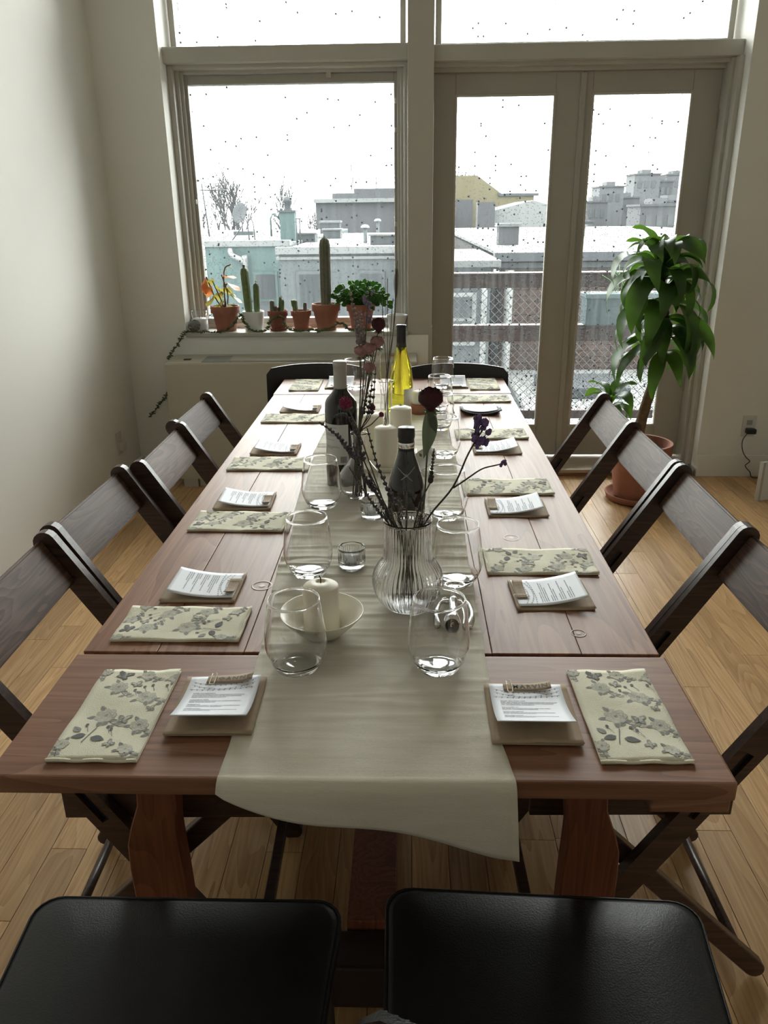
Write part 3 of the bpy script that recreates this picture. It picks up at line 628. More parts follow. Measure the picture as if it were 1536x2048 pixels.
# ================================================================== BLACK LEATHER CHAIRS
def make_leather(label):
    """local +y towards the table, back at -y"""
    t = T('dining_chair', label, 'chair', (0, 0, 0), group='black leather chairs at the table ends')
    b = bm_new(); nx, ny = 18, 14; hw, y0, y1 = .216, -.19, .215
    # rounded-corner padded seat
    def rr_(s, cr=.035):
        pts = []
        for cx_, cy_, a0 in ((hw-cr, y1-cr, 0), (-hw+cr, y1-cr, 90), (-hw+cr+.02, y0+cr, 180), (hw-cr-.02, y0+cr, 270)):
            for k in range(6):
                a = rad(a0+18*k); pts.append((cx_+(cr)*cos(a), cy_+(cr)*sin(a)))
        cx, cy_ = 0, (y0+y1)/2
        return [(cx+(px-cx)*s, cy_+(py-cy_)*s) for px, py in pts]
    prof = [(.0, .405, 1), (.96, .405, 1), (.99, .41, 1), (1.0, .425, 1), (1.0, .435, 1), (.985, .446, 1), (.94, .4505, 1), (.6, .454, 1), (.0, .455, 1)]
    rows = []
    for s, z, _ in prof:
        if s == 0: rows.append([b.verts.new((0, (y0+y1)/2, z))]); continue
        rows.append([b.verts.new((px, py, z)) for px, py in rr_(s)])
    for A, B in zip(rows, rows[1:]):
        n = max(len(A), len(B))
        for k in range(n):
            k2 = (k+1) % n
            f = b.faces.new((A[0], B[k2], B[k])) if len(A) == 1 else (b.faces.new((A[k], A[k2], B[0])) if len(B) == 1 else b.faces.new((A[k], A[k2], B[k2], B[k])))
            f.smooth = True
    fin('seat', b, LEATHER, t)
    b = bm_new(); tube(b, [(px, py, .4455) for px, py in rr_(.992)], .0022, seg=5, closed=True); fin('piping', b, LEATHER, t)
    b = bm_new(); box(b, -.19, .19, -.17, .19, .37, .404, bev=.004); fin('seat_frame', b, DKLEG, t)
    for x, y, lx, ly in ((.18, .18, .19, .19), (-.18, .18, -.19, .19), (.18, -.16, .19, -.20), (-.18, -.16, -.19, -.20)):
        b = bm_new(); tube(b, [(x, y, .40), (lx, ly, 0)], [.019, .013], seg=8); fin('leg', b, DKLEG, t)
    # curved wrap-around back: wide panel, top edge dips at the ends
    b = bm_new(); nu, nv = 22, 8; th = .022; G = {}
    for side in (0, 1):
        for i in range(nu+1):
            u = -1+2*i/nu; x = .206*u; yb = -.255+.055*u*u
            ztop = .80-.014*abs(u)**2.6-.02*max(0, abs(u)-.93)/.07
            for j in range(nv+1):
                v = j/nv; z = .47+(ztop-.47)*v
                e_ = th*(1-max(0, v-.92)/.08*.6)*(1-max(0, abs(u)-.95)/.05*.6)
                G[side, i, j] = b.verts.new((x, yb-.02*v+(e_ if side else -e_)/2+0, z))
    for side in (0, 1):
        for i in range(nu):
            for j in range(nv):
                q = [G[side, i, j], G[side, i+1, j], G[side, i+1, j+1], G[side, i, j+1]]
                b.faces.new(q if not side else q[::-1])
    for j in range(nv):
        b.faces.new((G[0, 0, j], G[0, 0, j+1], G[1, 0, j+1], G[1, 0, j])); b.faces.new((G[0, nu, j], G[1, nu, j], G[1, nu, j+1], G[0, nu, j+1]))
    for i in range(nu):
        b.faces.new((G[0, i, nv], G[0, i+1, nv], G[1, i+1, nv], G[1, i, nv])); b.faces.new((G[0, i, 0], G[1, i, 0], G[1, i+1, 0], G[0, i+1, 0]))
    bmesh.ops.recalc_face_normals(b, faces=b.faces[:])
    bk = autosm(fin('backrest', b, LEATHER, t), 50)
    # stitched seam along the top edge
    b = bm_new()
    for i in range(44):
        u = -.90+1.8*i/43; z = .80-.014*abs(u)**2.6-.009; y = -.255+.055*u*u-.02*.97+.0085
        box(b, .206*u-.0028, .206*u+.0028, y, y+.0016, z-.0006, z+.0006)
    fin('stitching', b, mat('black_thread', (.05, .05, .05), .7, var=.1), bk)
    for s in (-1, 1):
        b = bm_new(); tube(b, [(s*.185, -.17, .39), (s*.188, -.20, .56)], [.014, .011], seg=8); fin('back_post', b, DKLEG, t)
    return t
lc = make_leather('black leather chair at the near end, left of the two black seats in front')
lc.location = (-.249, .618, 0)
clone(lc, 'black leather chair at the near end, right one, corner of its back in view', (.235, .634, 0), rad(-2.5))
clone(lc, 'black leather chair at the far end of table in front of the heater', (-.292, 2.828, 0), pi)
clone(lc, 'black leather chair at the far end of table beside the glass door', (.240, 2.812, 0), pi)

# ================================================================== HEATER UNIT UNDER THE WINDOW
o = T('wall_heater', 'beige metal heating and cooling unit under the window sill', 'heater', (-.536, 4.02, 0))
b = bm_new(); prism(b, [(-.105, .045), (-.105, .655), (-.10, .66), (.109, .668), (.109, .045)], -.637, .637, plane='yz')
bmesh.ops.bevel(b, geom=b.edges[:], offset=.003, segments=2, affect='EDGES'); fin('cabinet', b, PTACM, o)
BX('kick_plate', PTACM, -.52, .60, -.08, .1, 0, .045, o)
BX('kick_plate', TRIM, -.60, -.525, -.10, .1, 0, .052, o)
b = bm_new(); box(b, -.45, .46, -.068, .075, .6625, .6665, bev=.001)
fin('grille_tray', b, METALD, o, rot=(rad(2.2), 0, 0))
g = bm_new()
for k in range(13):
    y = -.06+.0105*k; box(g, -.31, .45, y, y+.005, .667, .6715)
fin('grille_bars', g, PTACM, o, rot=(rad(2.2), 0, 0))
b = bm_new(); box(b, -.555, -.52, -.035, -.01, .661, .667, bev=.001); fin('control_hatch', b, BLKP, o)
b = bm_new(); box(b, .50, .53, .03, .05, .664, .67, bev=.001); fin('sticker', b, mat('orange_sticker', (.6, .25, .05), .5, var=.02), o)
# runner
def run_h(x, y):
    h = 0
    for (yc, a, w, sl, ph) in RUNW:
        t_ = (y-yc-sl*x-.006*sin(9*x+ph))/w
        if abs(t_) < 4: h += a*math.exp(-t_*t_)*(.55+.45*sin(6*x+ph*3))
    h += .0012*noise.noise(Vector((x*6, y*22, 3)))+.0006*noise.noise(Vector((x*20, y*70, 7)))
    return max(.0006, .0015+h)
rr = random.Random(12); RUNW = []
y = .83
while y < 2.75:
    RUNW.append((y, rr.uniform(.0014, .0052)*(.3 if y < .96 else 1), rr.uniform(.0035, .008), rr.uniform(-.06, .06), rr.uniform(0, 6)))
    y += rr.uniform(.012, .032)
RUNW += [(1.19, .003, .004, .01, 1), (1.33, .005, .004, -.01, 2), (1.47, .004, .004, 0, 4), (.78, .0015, .012, .1, 0)]
def run_x(u, y):
    l = -.158-.016*max(0, min(1, (y-1.0)/.2))-.021*max(0, min(1, (y-1.2)/.6))+.02*max(0, min(1, (y-2.0)/.8)); l += .0022*noise.noise(Vector((0, y*16, 1)))
    r_ = .170+.014*max(0, min(1, (y-1.3)/.5))-.024*max(0, min(1, (y-2.0)/.7))+.010*max(0, (.80-y)/.08)+.0022*noise.noise(Vector((9, y*16, 1))); return l+(r_-l)*u
b = bm_new(); nx = 36; ys = []; y = .722
while y < 2.74: ys.append(y); y += .0035 if y < 1.6 else .006
rows = []
# hanging end: parametrised by arc length beyond the edge
for k in range(16, 0, -1):
    row = []
    for i in range(nx+1):
        u = i/nx; x = run_x(u, .722); hang = .022+.078*u**.75+.006*sin(u*7)
        s = hang*k/16; R_ = .012+.008*(1-u)
        if s < R_*1.4: a = s/R_; yy = .722-R_*sin(a); zz = TZ+.0022-R_*(1-cos(a))
        else: a = 1.4; q = s-R_*1.4; yy = .722-R_*sin(a)-q*.12-.004*sin(u*9)*q/.07; zz = TZ+.0022-R_*(1-cos(a))-q*.99
        row.append(b.verts.new((x+.006*(u > .97)*k/16, yy, zz)))
    rows.append(row)
for y in ys: rows.append([b.verts.new((run_x(i/nx, y), y, TZ+run_h(run_x(i/nx, y), y)*min(1, (y-.715)/.06+.3))) for i in range(nx+1)])
for A, B in zip(rows, rows[1:]):
    for i in range(nx): f = b.faces.new((A[i], A[i+1], B[i+1], B[i])); f.smooth = True
o = fin('table_runner', b, RUN); tag(o, 'cream linen runner with crosswise wrinkles down the middle of the table', 'runner')
md = o.modifiers.new('thick', 'SOLIDIFY'); md.thickness = .0011; md.offset = 1

# ================================================================== NAPKINS
def motif_print(hf):
    """flat floral print: layered pale, mid and dark grey shapes following the paper surface"""
    bm = bm_new(); r = random.Random(4)
    W_, H_ = .0535, .0965
    lift = [.00012]
    def poly(pts, mi):
        lift[0] += .0000003
        if any(abs(x) > W_ or abs(y) > H_ for x, y in pts):
            pts = [(max(-W_, min(W_, x)), max(-H_, min(H_, y))) for x, y in pts]
        q = []
        for p in pts:
            if not q or (abs(q[-1][0]-p[0])+abs(q[-1][1]-p[1])) > 1e-6: q.append(p)
        if len(q) < 3: return
        try: f = bm.faces.new([bm.verts.new((x, y, hf(x, y)+lift[0])) for x, y in q]); f.material_index = mi
        except Exception: pass
    def leaf(x, y, a, l, w, mi=1):
        c, s = cos(a), sin(a); n = 5; pts = []
        for k in range(n+1): t = k/n; pts.append((t*l, w*sin(pi*t**.8)))
        for k in range(n, -1, -1): t = k/n; pts.append((t*l, -w*sin(pi*t**.8)*.9))
        poly([(x+c*p-s*q, y+s*p+c*q) for p, q in pts], mi)
        stroke([(x, y), (x+c*l*.95, y+s*l*.95)], .00022, 2)
        for t in (.3, .5, .7):
            for sg in (-1, 1): stroke([(x+c*l*t, y+s*l*t), (x+c*l*(t+.15)-s*w*.7*sg, y+s*l*(t+.15)+c*w*.7*sg)], .00014, 2)
    def stroke(pts, w, mi=2):
        for (x0, y0), (x1, y1) in zip(pts, pts[1:]):
            d = math.hypot(x1-x0, y1-y0) or 1; nx, ny = -(y1-y0)/d*w, (x1-x0)/d*w
            poly([(x0+nx, y0+ny), (x1+nx, y1+ny), (x1-nx, y1-ny), (x0-nx, y0-ny)], mi)
    def flower(x, y, R_, petals=7):
        for ring, k0, mi in ((1, 0, 0), (.72, .4, 0), (.45, .8, 0), (.24, .2, 1)):
            for k in range(petals):
                a = 2*pi*(k+k0)/petals+r.uniform(-.15, .15); rr_ = R_*ring; ww = rr_*.46
                pts = [(x+cos(a)*rr_*.15, y+sin(a)*rr_*.15)]
                for j in range(7):
                    t = -1+2*j/6; ra = rr_*(1-.25*t*t); aa = a+t*.5
                    pts.append((x+cos(aa)*ra, y+sin(aa)*ra))
                poly(pts, mi)
                if ring > .4: stroke([pts[j] for j in range(1, 8)], .00016, 1 if k % 2 else 2)
    def bud(x, y): 
        poly([(x+.0022*cos(t*pi/4), y+.003*sin(t*pi/4)) for t in range(8)], 2)
    def butterfly(x, y, a, sc, mi=2):
        c, s = cos(a), sin(a)
        for w in ([(0, 0), (.002, .008), (.009, .011), (.011, .007), (.006, .001)], [(0, 0), (.006, 0), (.009, -.004), (.006, -.008), (.001, -.005)], [(0, 0), (-.002, .008), (-.008, .009), (-.009, .005), (-.005, .001)], [(0, 0), (-.005, 0), (-.007, -.004), (-.004, -.006), (-.001, -.004)]):
            poly([(x+sc*(c*p-s*q), y+sc*(s*p+c*q)) for p, q in w], mi)
            poly([(x+sc*(c*p*.7-s*q*.7), y+sc*(s*p*.7+c*q*.7)) for p, q in w], 0 if mi == 1 else 1)
        stroke([(x+sc*s*.006, y-sc*c*.006), (x-sc*s*.006, y+sc*c*.006)], .0006*sc, 2)
    def spray(x, y, a, R_):
        pts = [(x, y)]; aa = a
        for k in range(5): aa += .13; pts.append((pts[-1][0]-cos(aa)*R_*.5, pts[-1][1]-sin(aa)*R_*.5))
        stroke(pts, .0005, 2)
        for k, p in enumerate(pts[1:]):
            leaf(p[0], p[1], a+2.2-.2*k, R_*.8, R_*.24, 1) if k % 2 else None; leaf(p[0], p[1], a-2.0+.2*k, R_*.75, R_*.22, 1 if k % 2 else 0)
        for k in range(3): leaf(x+cos(a+k*1.25)*R_*.8, y+sin(a+k*1.25)*R_*.8, a+k*1.25+.2, R_*.85, R_*.26, 1)
        flower(x, y, R_)
    spray(-.018, .052, 1.9, .0125); spray(.026, .030, 2.4, .0135); spray(-.014, -.010, 2.0, .0145); spray(.036, -.030, 2.0, .012)
    spray(.012, .085, 2.2, .010); spray(-.046, .088, 1.0, .008); spray(-.046, -.070, 1.2, .009); spray(.034, -.078, 2.2, .0095); spray(.052, .075, 3.3, .009)
    for x, y in ((.006, .046), (.016, .056), (.026, .06), (-.002, -.034), (.004, -.04), (.046, .058), (-.03, -.03)): bud(x, y); stroke([(x, y), (x+.006, y-.014)], .0003, 2)
    leaf(-.024, -.05, 3.5, .018, .0055, 2); leaf(-.016, -.056, -.3, .020, .006, 2); leaf(-.034, -.044, 2.4, .014, .005, 1)
    stroke([(-.016, -.035), (-.02, -.05), (-.024, -.066)], .0006, 2)
    butterfly(-.022, .080, -.3, 1.15, 2); butterfly(.004, .060, .5, .8, 1); butterfly(.012, -.020, -.1, .95, 1); butterfly(.012, -.070, .9, .75, 1); butterfly(.04, .003, .3, .6, 1)
    return bm
def nap_h(x, y): return .0042+.0011*sin(x*70+.5)*cos(y*23+1)+.0010*sin(y*55+x*30)+.0008*noise.noise(Vector((x*60, y*60, 2)))
def make_napkin(label):
    t = T('paper_napkin', label, 'napkin', (0, 0, 0), group='floral paper napkins laid round the table')
    nx, ny = 14, 24; hx, hy = .054, .0975
    for li, (f, sh) in enumerate(((1.0, 0), (.5, .0006))):
        b = bm_new(); G = [[b.verts.new((-hx+2*hx*i/nx+sh, -hy+2*hy*j/ny-sh, nap_h(-hx+2*hx*i/nx, -hy+2*hy*j/ny)*f-(.0003 if li else 0))) for j in range(ny+1)] for i in range(nx+1)]
        B = [[b.verts.new((v.co.x, v.co.y, max(.0001, v.co.z-(.0012 if not li else .0010)))) for v in row] for row in G]
        for i in range(nx):
            for j in range(ny):
                for q in ((G[i][j], G[i+1][j], G[i+1][j+1], G[i][j+1]), (B[i][j], B[i][j+1], B[i+1][j+1], B[i+1][j])): ff = b.faces.new(q); ff.smooth = True
        for i in range(nx): b.faces.new((G[i][0], B[i][0], B[i+1][0], G[i+1][0])); b.faces.new((G[i][ny], G[i+1][ny], B[i+1][ny], B[i][ny]))
        for j in range(ny): b.faces.new((G[0][j], G[0][j+1], B[0][j+1], B[0][j])); b.faces.new((G[nx][j], B[nx][j], B[nx][j+1], G[nx][j+1]))
        p = fin('top_fold' if not li else 'under_fold', b, NAPK, t)
        if not li: fin('floral_print', motif_print(nap_h), [INKL, INKM, INKD], p)
    # rolled fold edge at the near end
    b = bm_new(); tube(b, [(-hx+2*hx*k/14, -hy, .0030+.0008*sin(k)) for k in range(15)], .0023, seg=6); fin('fold_edge', b, NAPK, t, smooth=True)
    return t
NP = [('front left table corner', -.3145, .842, 0), ('front right table corner', .3345, .849, rad(1.0)),
 ('left side, nearest place', -.2945, 1.075, pi/2), ('left side, second place from the front', -.293, 1.512, pi/2-.02), ('left side, third place from the front', -.302, 1.915, pi/2), ('left side, farthest side place', -.300, 2.394, pi/2),
 ('far left table corner', -.3235, 2.905, pi), ('right side, nearest place', .299, 1.313, -pi/2), ('right side, second place from the front', .293, 1.732, -pi/2+.01), ('right side, third place from the front', .302, 2.201, -pi/2+.01),
 ('right side, farthest side place', .309, 2.662, -pi/2+.02), ('far right table corner', .338, 2.907, pi)]
n0 = None
for lab, x, y, rz in NP:
    L_ = 'cream paper napkin with grey floral print, '+lab
    if n0 is None: n0 = make_napkin(L_); n0.location = (x, y, TZ+.0003); n0.rotation_euler = (0, 0, rz)
    else: clone(n0, L_, (x, y, TZ+.0003), rz)

# ================================================================== MENU CARDS ON KRAFT ENVELOPES
def strokes_mesh(bm, hf, seed):
    """lines of tiny handset-looking lettering and three strings of bulbs"""
    r = random.Random(seed)
    def q(x0, x1, y0, y1):
        xs = [x0, x1]; bm.faces.new([bm.verts.new((x, y, hf(x, y)+.0003)) for x, y in ((x0, y0), (x1, y0), (x1, y1), (x0, y1))])
    y = .018
    for block, lines in enumerate(((.38, .95, .9, .6), (.25, .85, .5), (.22, .92, .55), (.3, .88, .45))):
        for k, w in enumerate(lines):
            x = -.036; end = x+.070*w
            while x < end:
                wl = r.uniform(.003, .009)
                xx = x
                while xx < x+wl: q(xx, xx+.00075, y, y+(.0013 if r.random() < .6 else .0017)); q(xx, xx+.0010, y+(.0011 if r.random() < .5 else 0), y+(.0014 if r.random() < .5 else .0003)) ; xx += .00125
                x += wl+.0012
            y -= .0034
        y -= .0034
    for (ya, sag, x0, x1) in ((.047, .010, -.042, .042), (.040, .012, -.042, .043), (.030, .004, -.044, .043)):
        px = None
        for k in range(25):
            t = k/24; x = x0+(x1-x0)*t; yy = ya-sag*4*t*(1-t)+.004*t
            if px: 
                v = [(px[0], px[1]), (x, yy), (x, yy-.0005), (px[0], px[1]-.0005)]; bm.faces.new([bm.verts.new((a, c, hf(a, c)+.0003)) for a, c in v][::-1])
            if k % 2: q(x-.0008, x+.0008, yy-.0022, yy-.0004)
            px = (x, yy)
def card_h(curl, tilt=0):
    def f(x, y):
        v = max(0, (.03-y)/.085); return .0045+curl*v**1.8+tilt*(x+.05)*max(0, (y+.02)/.07)*.25+.0015*(1-abs(x)/.05)*0
    return f
def sheet(bm, x0, x1, y0, y1, hf, nx=8, ny=14, th=.0004):
    G = [[bm.verts.new((x0+(x1-x0)*i/nx, y0+(y1-y0)*j/ny, hf(x0+(x1-x0)*i/nx, y0+(y1-y0)*j/ny))) for j in range(ny+1)] for i in range(nx+1)]
    B = [[bm.verts.new((v.co.x, v.co.y, v.co.z-th)) for v in r_] for r_ in G]
    for i in range(nx):
        for j in range(ny):
            for q in ((G[i][j], G[i+1][j], G[i+1][j+1], G[i][j+1]), (B[i][j], B[i][j+1], B[i+1][j+1], B[i+1][j])): f = bm.faces.new(q); f.smooth = True
    for i in range(nx): bm.faces.new((G[i][0], B[i][0], B[i+1][0], G[i+1][0])); bm.faces.new((G[i][ny], G[i+1][ny], B[i+1][ny], B[i][ny]))
    for j in range(ny): bm.faces.new((G[0][j], G[0][j+1], B[0][j+1], B[0][j])); bm.faces.new((G[nx][j], B[nx][j], B[nx][j+1], G[nx][j+1]))
def textmesh(s, size):
    cu = bpy.data.curves.new('lettering', 'FONT'); cu.body = s; cu.size = size; cu.align_x = 'CENTER'; cu.align_y = 'CENTER'; cu.resolution_u = 1; cu.space_character = 1.2; cu.offset = size*.012
    o = bpy.data.objects.new('lettering', cu); COL.objects.link(o)
    dg = bpy.context.evaluated_depsgraph_get(); me = bpy.data.meshes.new_from_object(o.evaluated_get(dg)); bpy.data.objects.remove(o); return me
def make_card(label, curl, tilt, name=None, seed=1, envh=.0015, dx=0, tagdx=.006):
    t = T('menu_card', label, 'menu card', (0, 0, 0), group='menu cards clipped to kraft envelopes')
    eh = lambda x, y: envh+.0010+.0012*sin(x*40+1)*(y < 0)+.0009*noise.noise(Vector((x*30, y*30, 5)))+.0020*(abs(y) > .058)
    b = bm_new(); sheet(b, -.055, .055, -.0635, .0635, eh, 10, 12, th=.0007); sheet(b, -.0545, .0545, -.062, .0625, lambda x, y: .0010, 2, 2, th=.0007); fin('envelope', b, KRAFT, t)
    hf0 = card_h(curl, tilt); hf = lambda x, y: hf0(x, y)+envh
    b = bm_new(); sheet(b, -.0475+dx, .0475+dx, -.052, .059, hf, 10, 18); cdp = fin('card', b, CARD, t)
    b = bm_new(); strokes_mesh(b, hf, seed); ink = fin('printed_lines', b, TEXT, cdp, loc=(dx, 0, 0))
    th_ = lambda x, y: hf(x, y)+.0014+.004*max(0, (x-tagdx)/.03)**2
    b = bm_new(); sheet(b, -.030+tagdx, .032+tagdx, .0415, .0590, th_, 8, 3, th=.0005); tg = fin('name_tag', b, KRAFT, t)
    if name:
        me = textmesh(name, .0112); me.materials.append(INKD); bm = bmesh.new(); bm.from_mesh(me)
        for v in bm.verts: v.co = Vector((v.co.x+tagdx+.005, v.co.y+.0505, th_(v.co.x+tagdx+.005, .05)+.0004))
        bm.to_mesh(me); bm.free(); lo = bpy.data.objects.new('lettering', me); COL.objects.link(lo); lo.parent = tg
    else:
        b = bm_new(); r = random.Random(seed+5)
        for k in range(7):
            x = tagdx-.016+.0055*k+.0; z = th_(x, .05)+.0004
            for (xa, ya, xb, yb) in ((x, .047, x+.0007, .054), (x, .0535 if k % 2 else .047, x+.003, .054 if k % 2 else .0477)): b.faces.new([b.verts.new((p, q, z)) for p, q in ((xa, ya), (xb, ya), (xb, yb), (xa, yb))])
        fin('lettering', b, INKD, tg)
    b = bm_new(); x0 = tagdx-.022; z = th_(x0, .05)+.001; w = .0032
    loop = [(x0-w, .062), (x0-w, .040), (x0-w*.5, .0375), (x0+w*.5, .0375), (x0+w, .040), (x0+w, .060), (x0+w*.4, .063), (x0-w*.2, .063)]
    tube(b, [(x, y, z+.0006*(y > .055)) for x, y in smooth_path([(a, c, 0) for a, c in loop], 3) and [(v.x, v.y) for v in smooth_path([(a, c, 0) for a, c in loop], 3)]], .0006, seg=5)
    fin('paperclip', b, WIRE, t, smooth=True)
    return t
cardL = make_card('menu card with name tag JOANNE on brown envelope, front left beside the runner', .018, .14, 'JOANNE', 1); cardL.location = (-.189, .855, TZ+.003); cardL.rotation_euler = (0, 0, rad(1))
cardR = make_card('menu card with name tag MARVIN on brown envelope, front right beside the runner', .022, .0, 'MARVIN', 2, dx=-.001, tagdx=.0); cardR.location = (.215, .843, TZ+.003); cardR.rotation_euler = (0, 0, rad(-.4))
c1 = make_card('menu card on kraft envelope, left side, nearest place by the water ring', .014, .05, None, 3); c1.location = (-.292, 1.204, TZ); c1.rotation_euler = (0, 0, -pi/2)
c2 = make_card('menu card on kraft envelope, right side, nearest place, large paperclip at its left', .016, .0, None, 4); c2.location = (.296, 1.182, TZ); c2.rotation_euler = (0, 0, pi/2+.04)
for src, lab, x, y, rz in ((c1, 'left side, second place from the front', -.306, 1.637, -pi/2+.03), (c1, 'left side, third place from the front', -.303, 2.053, -pi/2), (c1, 'left side, farthest side place', -.296, 2.526, -pi/2),
   (c2, 'right side, second place from the front', .292, 1.595, pi/2), (c2, 'right side, third place from the front', .298, 2.053, pi/2)):
    src_ = clone(src, 'small menu card on kraft envelope, '+lab, (x, y, TZ), rz)
KR2 = mat('shade_painted_envelope', (.05, .055, .07), .7, var=.05)  # dark colour stands in for the shadowed side of the envelope
o = T('menu_card', 'menu card on curled envelope with shade painted dark, right side farthest place', 'menu card', (.291, 2.482, TZ), pi/2)
b = bm_new(); sheet(b, -.055, .055, -.0635, .0635, lambda x, y: .0015+.012*max(0, -x/.055)**2*0+.014*max(0, (x+.0)/.055)**1.5*0+.013*abs(y/.0635)**2*(x < 0)+.004, 10, 12, th=.0025); fin('envelope', b, KR2, o)
b = bm_new(); sheet(b, -.040, .0475, -.052, .056, lambda x, y: .009+.010*abs(y/.0635)**2, 8, 12); fin('card', b, CARD, o)
clone(cardR, 'white menu card at the far end of the table behind the last right wine glass', (.225, 2.905, TZ), pi, skip=('lettering',)); clone(cardR, 'white menu card at the far end of the table behind the last left wine glass', (-.195, 2.905, TZ), pi, skip=('lettering',))

# ================================================================== GLASSWARE
def gl_profile(h=.107, rb=.031, rm=.0435, rt=.0358, th=.0015):
    out = []
    n = 22
    for k in range(n+1):
        t = k/n; z = .004+(h-.004)*t
        if t < .36: s = t/.36; r = rb+(rm-rb)*sin(s*pi/2)**.8
        else: s = (t-.36)/.64; r = rm+(rt-rm)*(s**1.5)
        out.append((r, z))
    prof = [(0, .0022), (rb*.6, .0018), (rb*.85, 0), (rb*.97, .0012)]+out
    inn = [(r-th, z) for r, z in out[::-1] if z > .009]
    prof += [(rt+.0002, h+.0004), (rt-th*.5, h+.0012), (rt-th-.0002, h+.0004)]+inn+[(rb*.8, .008), (rb*.4, .0075), (0, .0078)]
    return prof
def make_glass(label):
    t = T('wine_glass', label, 'glass', (0, 0, 0), group='stemless wine glasses')
    b = bm_new(); lathe(b, gl_profile(), 44); bmesh.ops.recalc_face_normals(b, faces=b.faces[:]); fin('bowl', b, GLASS, t); return t
GP = [('empty stemless wine glass nearest the camera, in front of the candle bowl', -.098, .952), ('empty stemless wine glass in front right of the ribbed vase, over the corkscrew', .101, .955), ('stemless wine glass behind the ivory candle bowl on the left', -.118, 1.262),
 ('stemless wine glass right behind the silver corkscrew', .143, 1.228), ('stemless wine glass left, before the dark wine bottle', -.130, 1.605), ('stemless wine glass right of the black foil bottle', .139, 1.537), ('stemless wine glass right of the tray with three candles', .152, 1.98),
 ('stemless wine glass on the right under the dark rose, fifth from the front', .152, 2.26), ('stemless wine glass right of the green-yellow bottle', .160, 2.52), ('stemless wine glass at far end, behind the grey capped bottle', -.135, 2.835), ('stemless wine glass at far end, right of the yellow bottle', .185, 2.85), ('stemless wine glass left behind the dark bottle, half hidden', -.125, 2.10)]
g0 = None
for lab, x, y in GP:
    if g0 is None: g0 = make_glass(lab); g0.location = (x, y, TZ+.003)
    else: clone(g0, lab, (x, y, TZ+.003), random.uniform(0, 6))
# ribbed tealight glasses
def make_votive(label):
    t = T('candle_glass', label, 'candle holder', (0, 0, 0), group='ribbed glass tealight holders')
    NR = 36; rib = lambda i, a: 1+.05*cos(NR*a)
    b = bm_new(); prof = [(0, .004), (.017, .0035), (.0205, .000), (.0215, .004), (.0235, .010), (.0238, .030), (.0238, .034)]
    lathe(b, prof, 144, rib=rib); lathe(b, [(.0238, .034), (.0246, .0385), (.0236, .0405), (.0222, .0385), (.0215, .034), (.0212, .014), (.016, .010), (0, .0105)], 48)
    bmesh.ops.remove_doubles(b, verts=b.verts[:], dist=.00001); fin('glass_cup', b, GLASS, t)
    b = bm_new(); lathe(b, [(0, .0112), (.019, .0112), (.0205, .014), (.0205, .024), (0, .0235)], 24); fin('wax', b, mat('clear_grey_wax', (.55, .56, .53), .3, trans=.5, var=.02), t)
    b = bm_new(); tube(b, [(0, 0, .0235), (.0006, 0, .030)], .0008, seg=5); fin('wick', b, SPINE, t); return t
v = make_votive('ribbed glass tealight holder left of the ribbed vase, nearest'); v.location = (-.043, 1.285, TZ+.003)
clone(v, 'ribbed glass tealight holder behind the ribbed vase beside the bulb vase', (-.017, 1.535, TZ+.003), 1)
# ribbed bulb vase
def vase_prof(s=1): return [(0, .003), (.026, .002), (.030, 0), (.037, .006), (.048, .018), (.0545, .034), (.0565, .048), (.0545, .062), (.048, .075), (.0415, .083), (.0385, .090), (.0378, .100), (.0378, .125), (.038, .148)]
t = T('ribbed_vase', 'clear ribbed glass vase with round belly and straight neck in the middle of the table', 'vase', (.058, 1.135, TZ+.003))
NR = 48; b = bm_new(); seg = NR*5; P_ = vase_prof()
def dens(P):
    o_ = []
    for (a, b_), (c, d) in zip(P, P[1:]):
        for k in range(2): o_.append((a+(c-a)*k/2, b_+(d-b_)*k/2))
    o_.append(P[-1]); return o_
V3 = smooth_path([(r, 0, z) for r, z in P_[2:]], 3); outer = [(p.x, p.z) for p in V3]
prof = [(0, .003), (.022, .0022)]+outer
lathe(b, prof, seg, rib=lambda i, a: 1+(.013*cos(NR*a) if 2 < i else 0))
inn = [(r-.0022, z) for r, z in outer[::-1] if z > .006]
lathe(b, [(.0378, .1485), (.0388, .151), (.0380, .1532), (.0366, .152)]+inn+[(.02, .0075), (0, .0075)], 64)
fin('vase_body', b, GLASS, t)
# bulb vase, cylinder vase, slim vase
def plainvase(label, loc, outer, th=.0015, name='glass_vase', m=GLASS, part='vase_body'):
    t = T(name, label, 'vase', loc); b = bm_new(); inn = [(max(.001, r-th), z) for r, z in outer[::-1] if z > .006]
    lathe(b, [(0, .0018), (outer[0][0]*.8, 0)]+outer+[(outer[-1][0]-th/2, outer[-1][1]+.0006)]+inn+[(outer[0][0]*.7, .006), (0, .006)], 40); bmesh.ops.recalc_face_normals(b, faces=b.faces[:]); fin(part, b, m, t); return t
sp_ = lambda pts: [(p.x, p.z) for p in smooth_path([(r, 0, z) for r, z in pts], 4)]
plainvase('clear round-bellied glass vase with narrow neck holding dry stems beside the dark bottle', (-.050, 1.66, TZ+.003), sp_([(.024, .001), (.038, .012), (.047, .034), (.044, .058), (.030, .078), (.019, .095), (.0155, .115), (.0165, .140), (.019, .150)]))
plainvase('clear cylinder glass vase with flared rim standing before the yellow bottle', (-.003, 2.15, TZ+.003), sp_([(.017, .001), (.018, .01), (.017, .06), (.0165, .12), (.0175, .155), (.021, .166)]), .0012)
plainvase('tall slim clear glass vase behind the candle tray left of yellow bottle', (-.046, 2.36, TZ+.003), sp_([(.030, .001), (.032, .02), (.028, .08), (.022, .15), (.024, .20), (.027, .225)]), .0016)
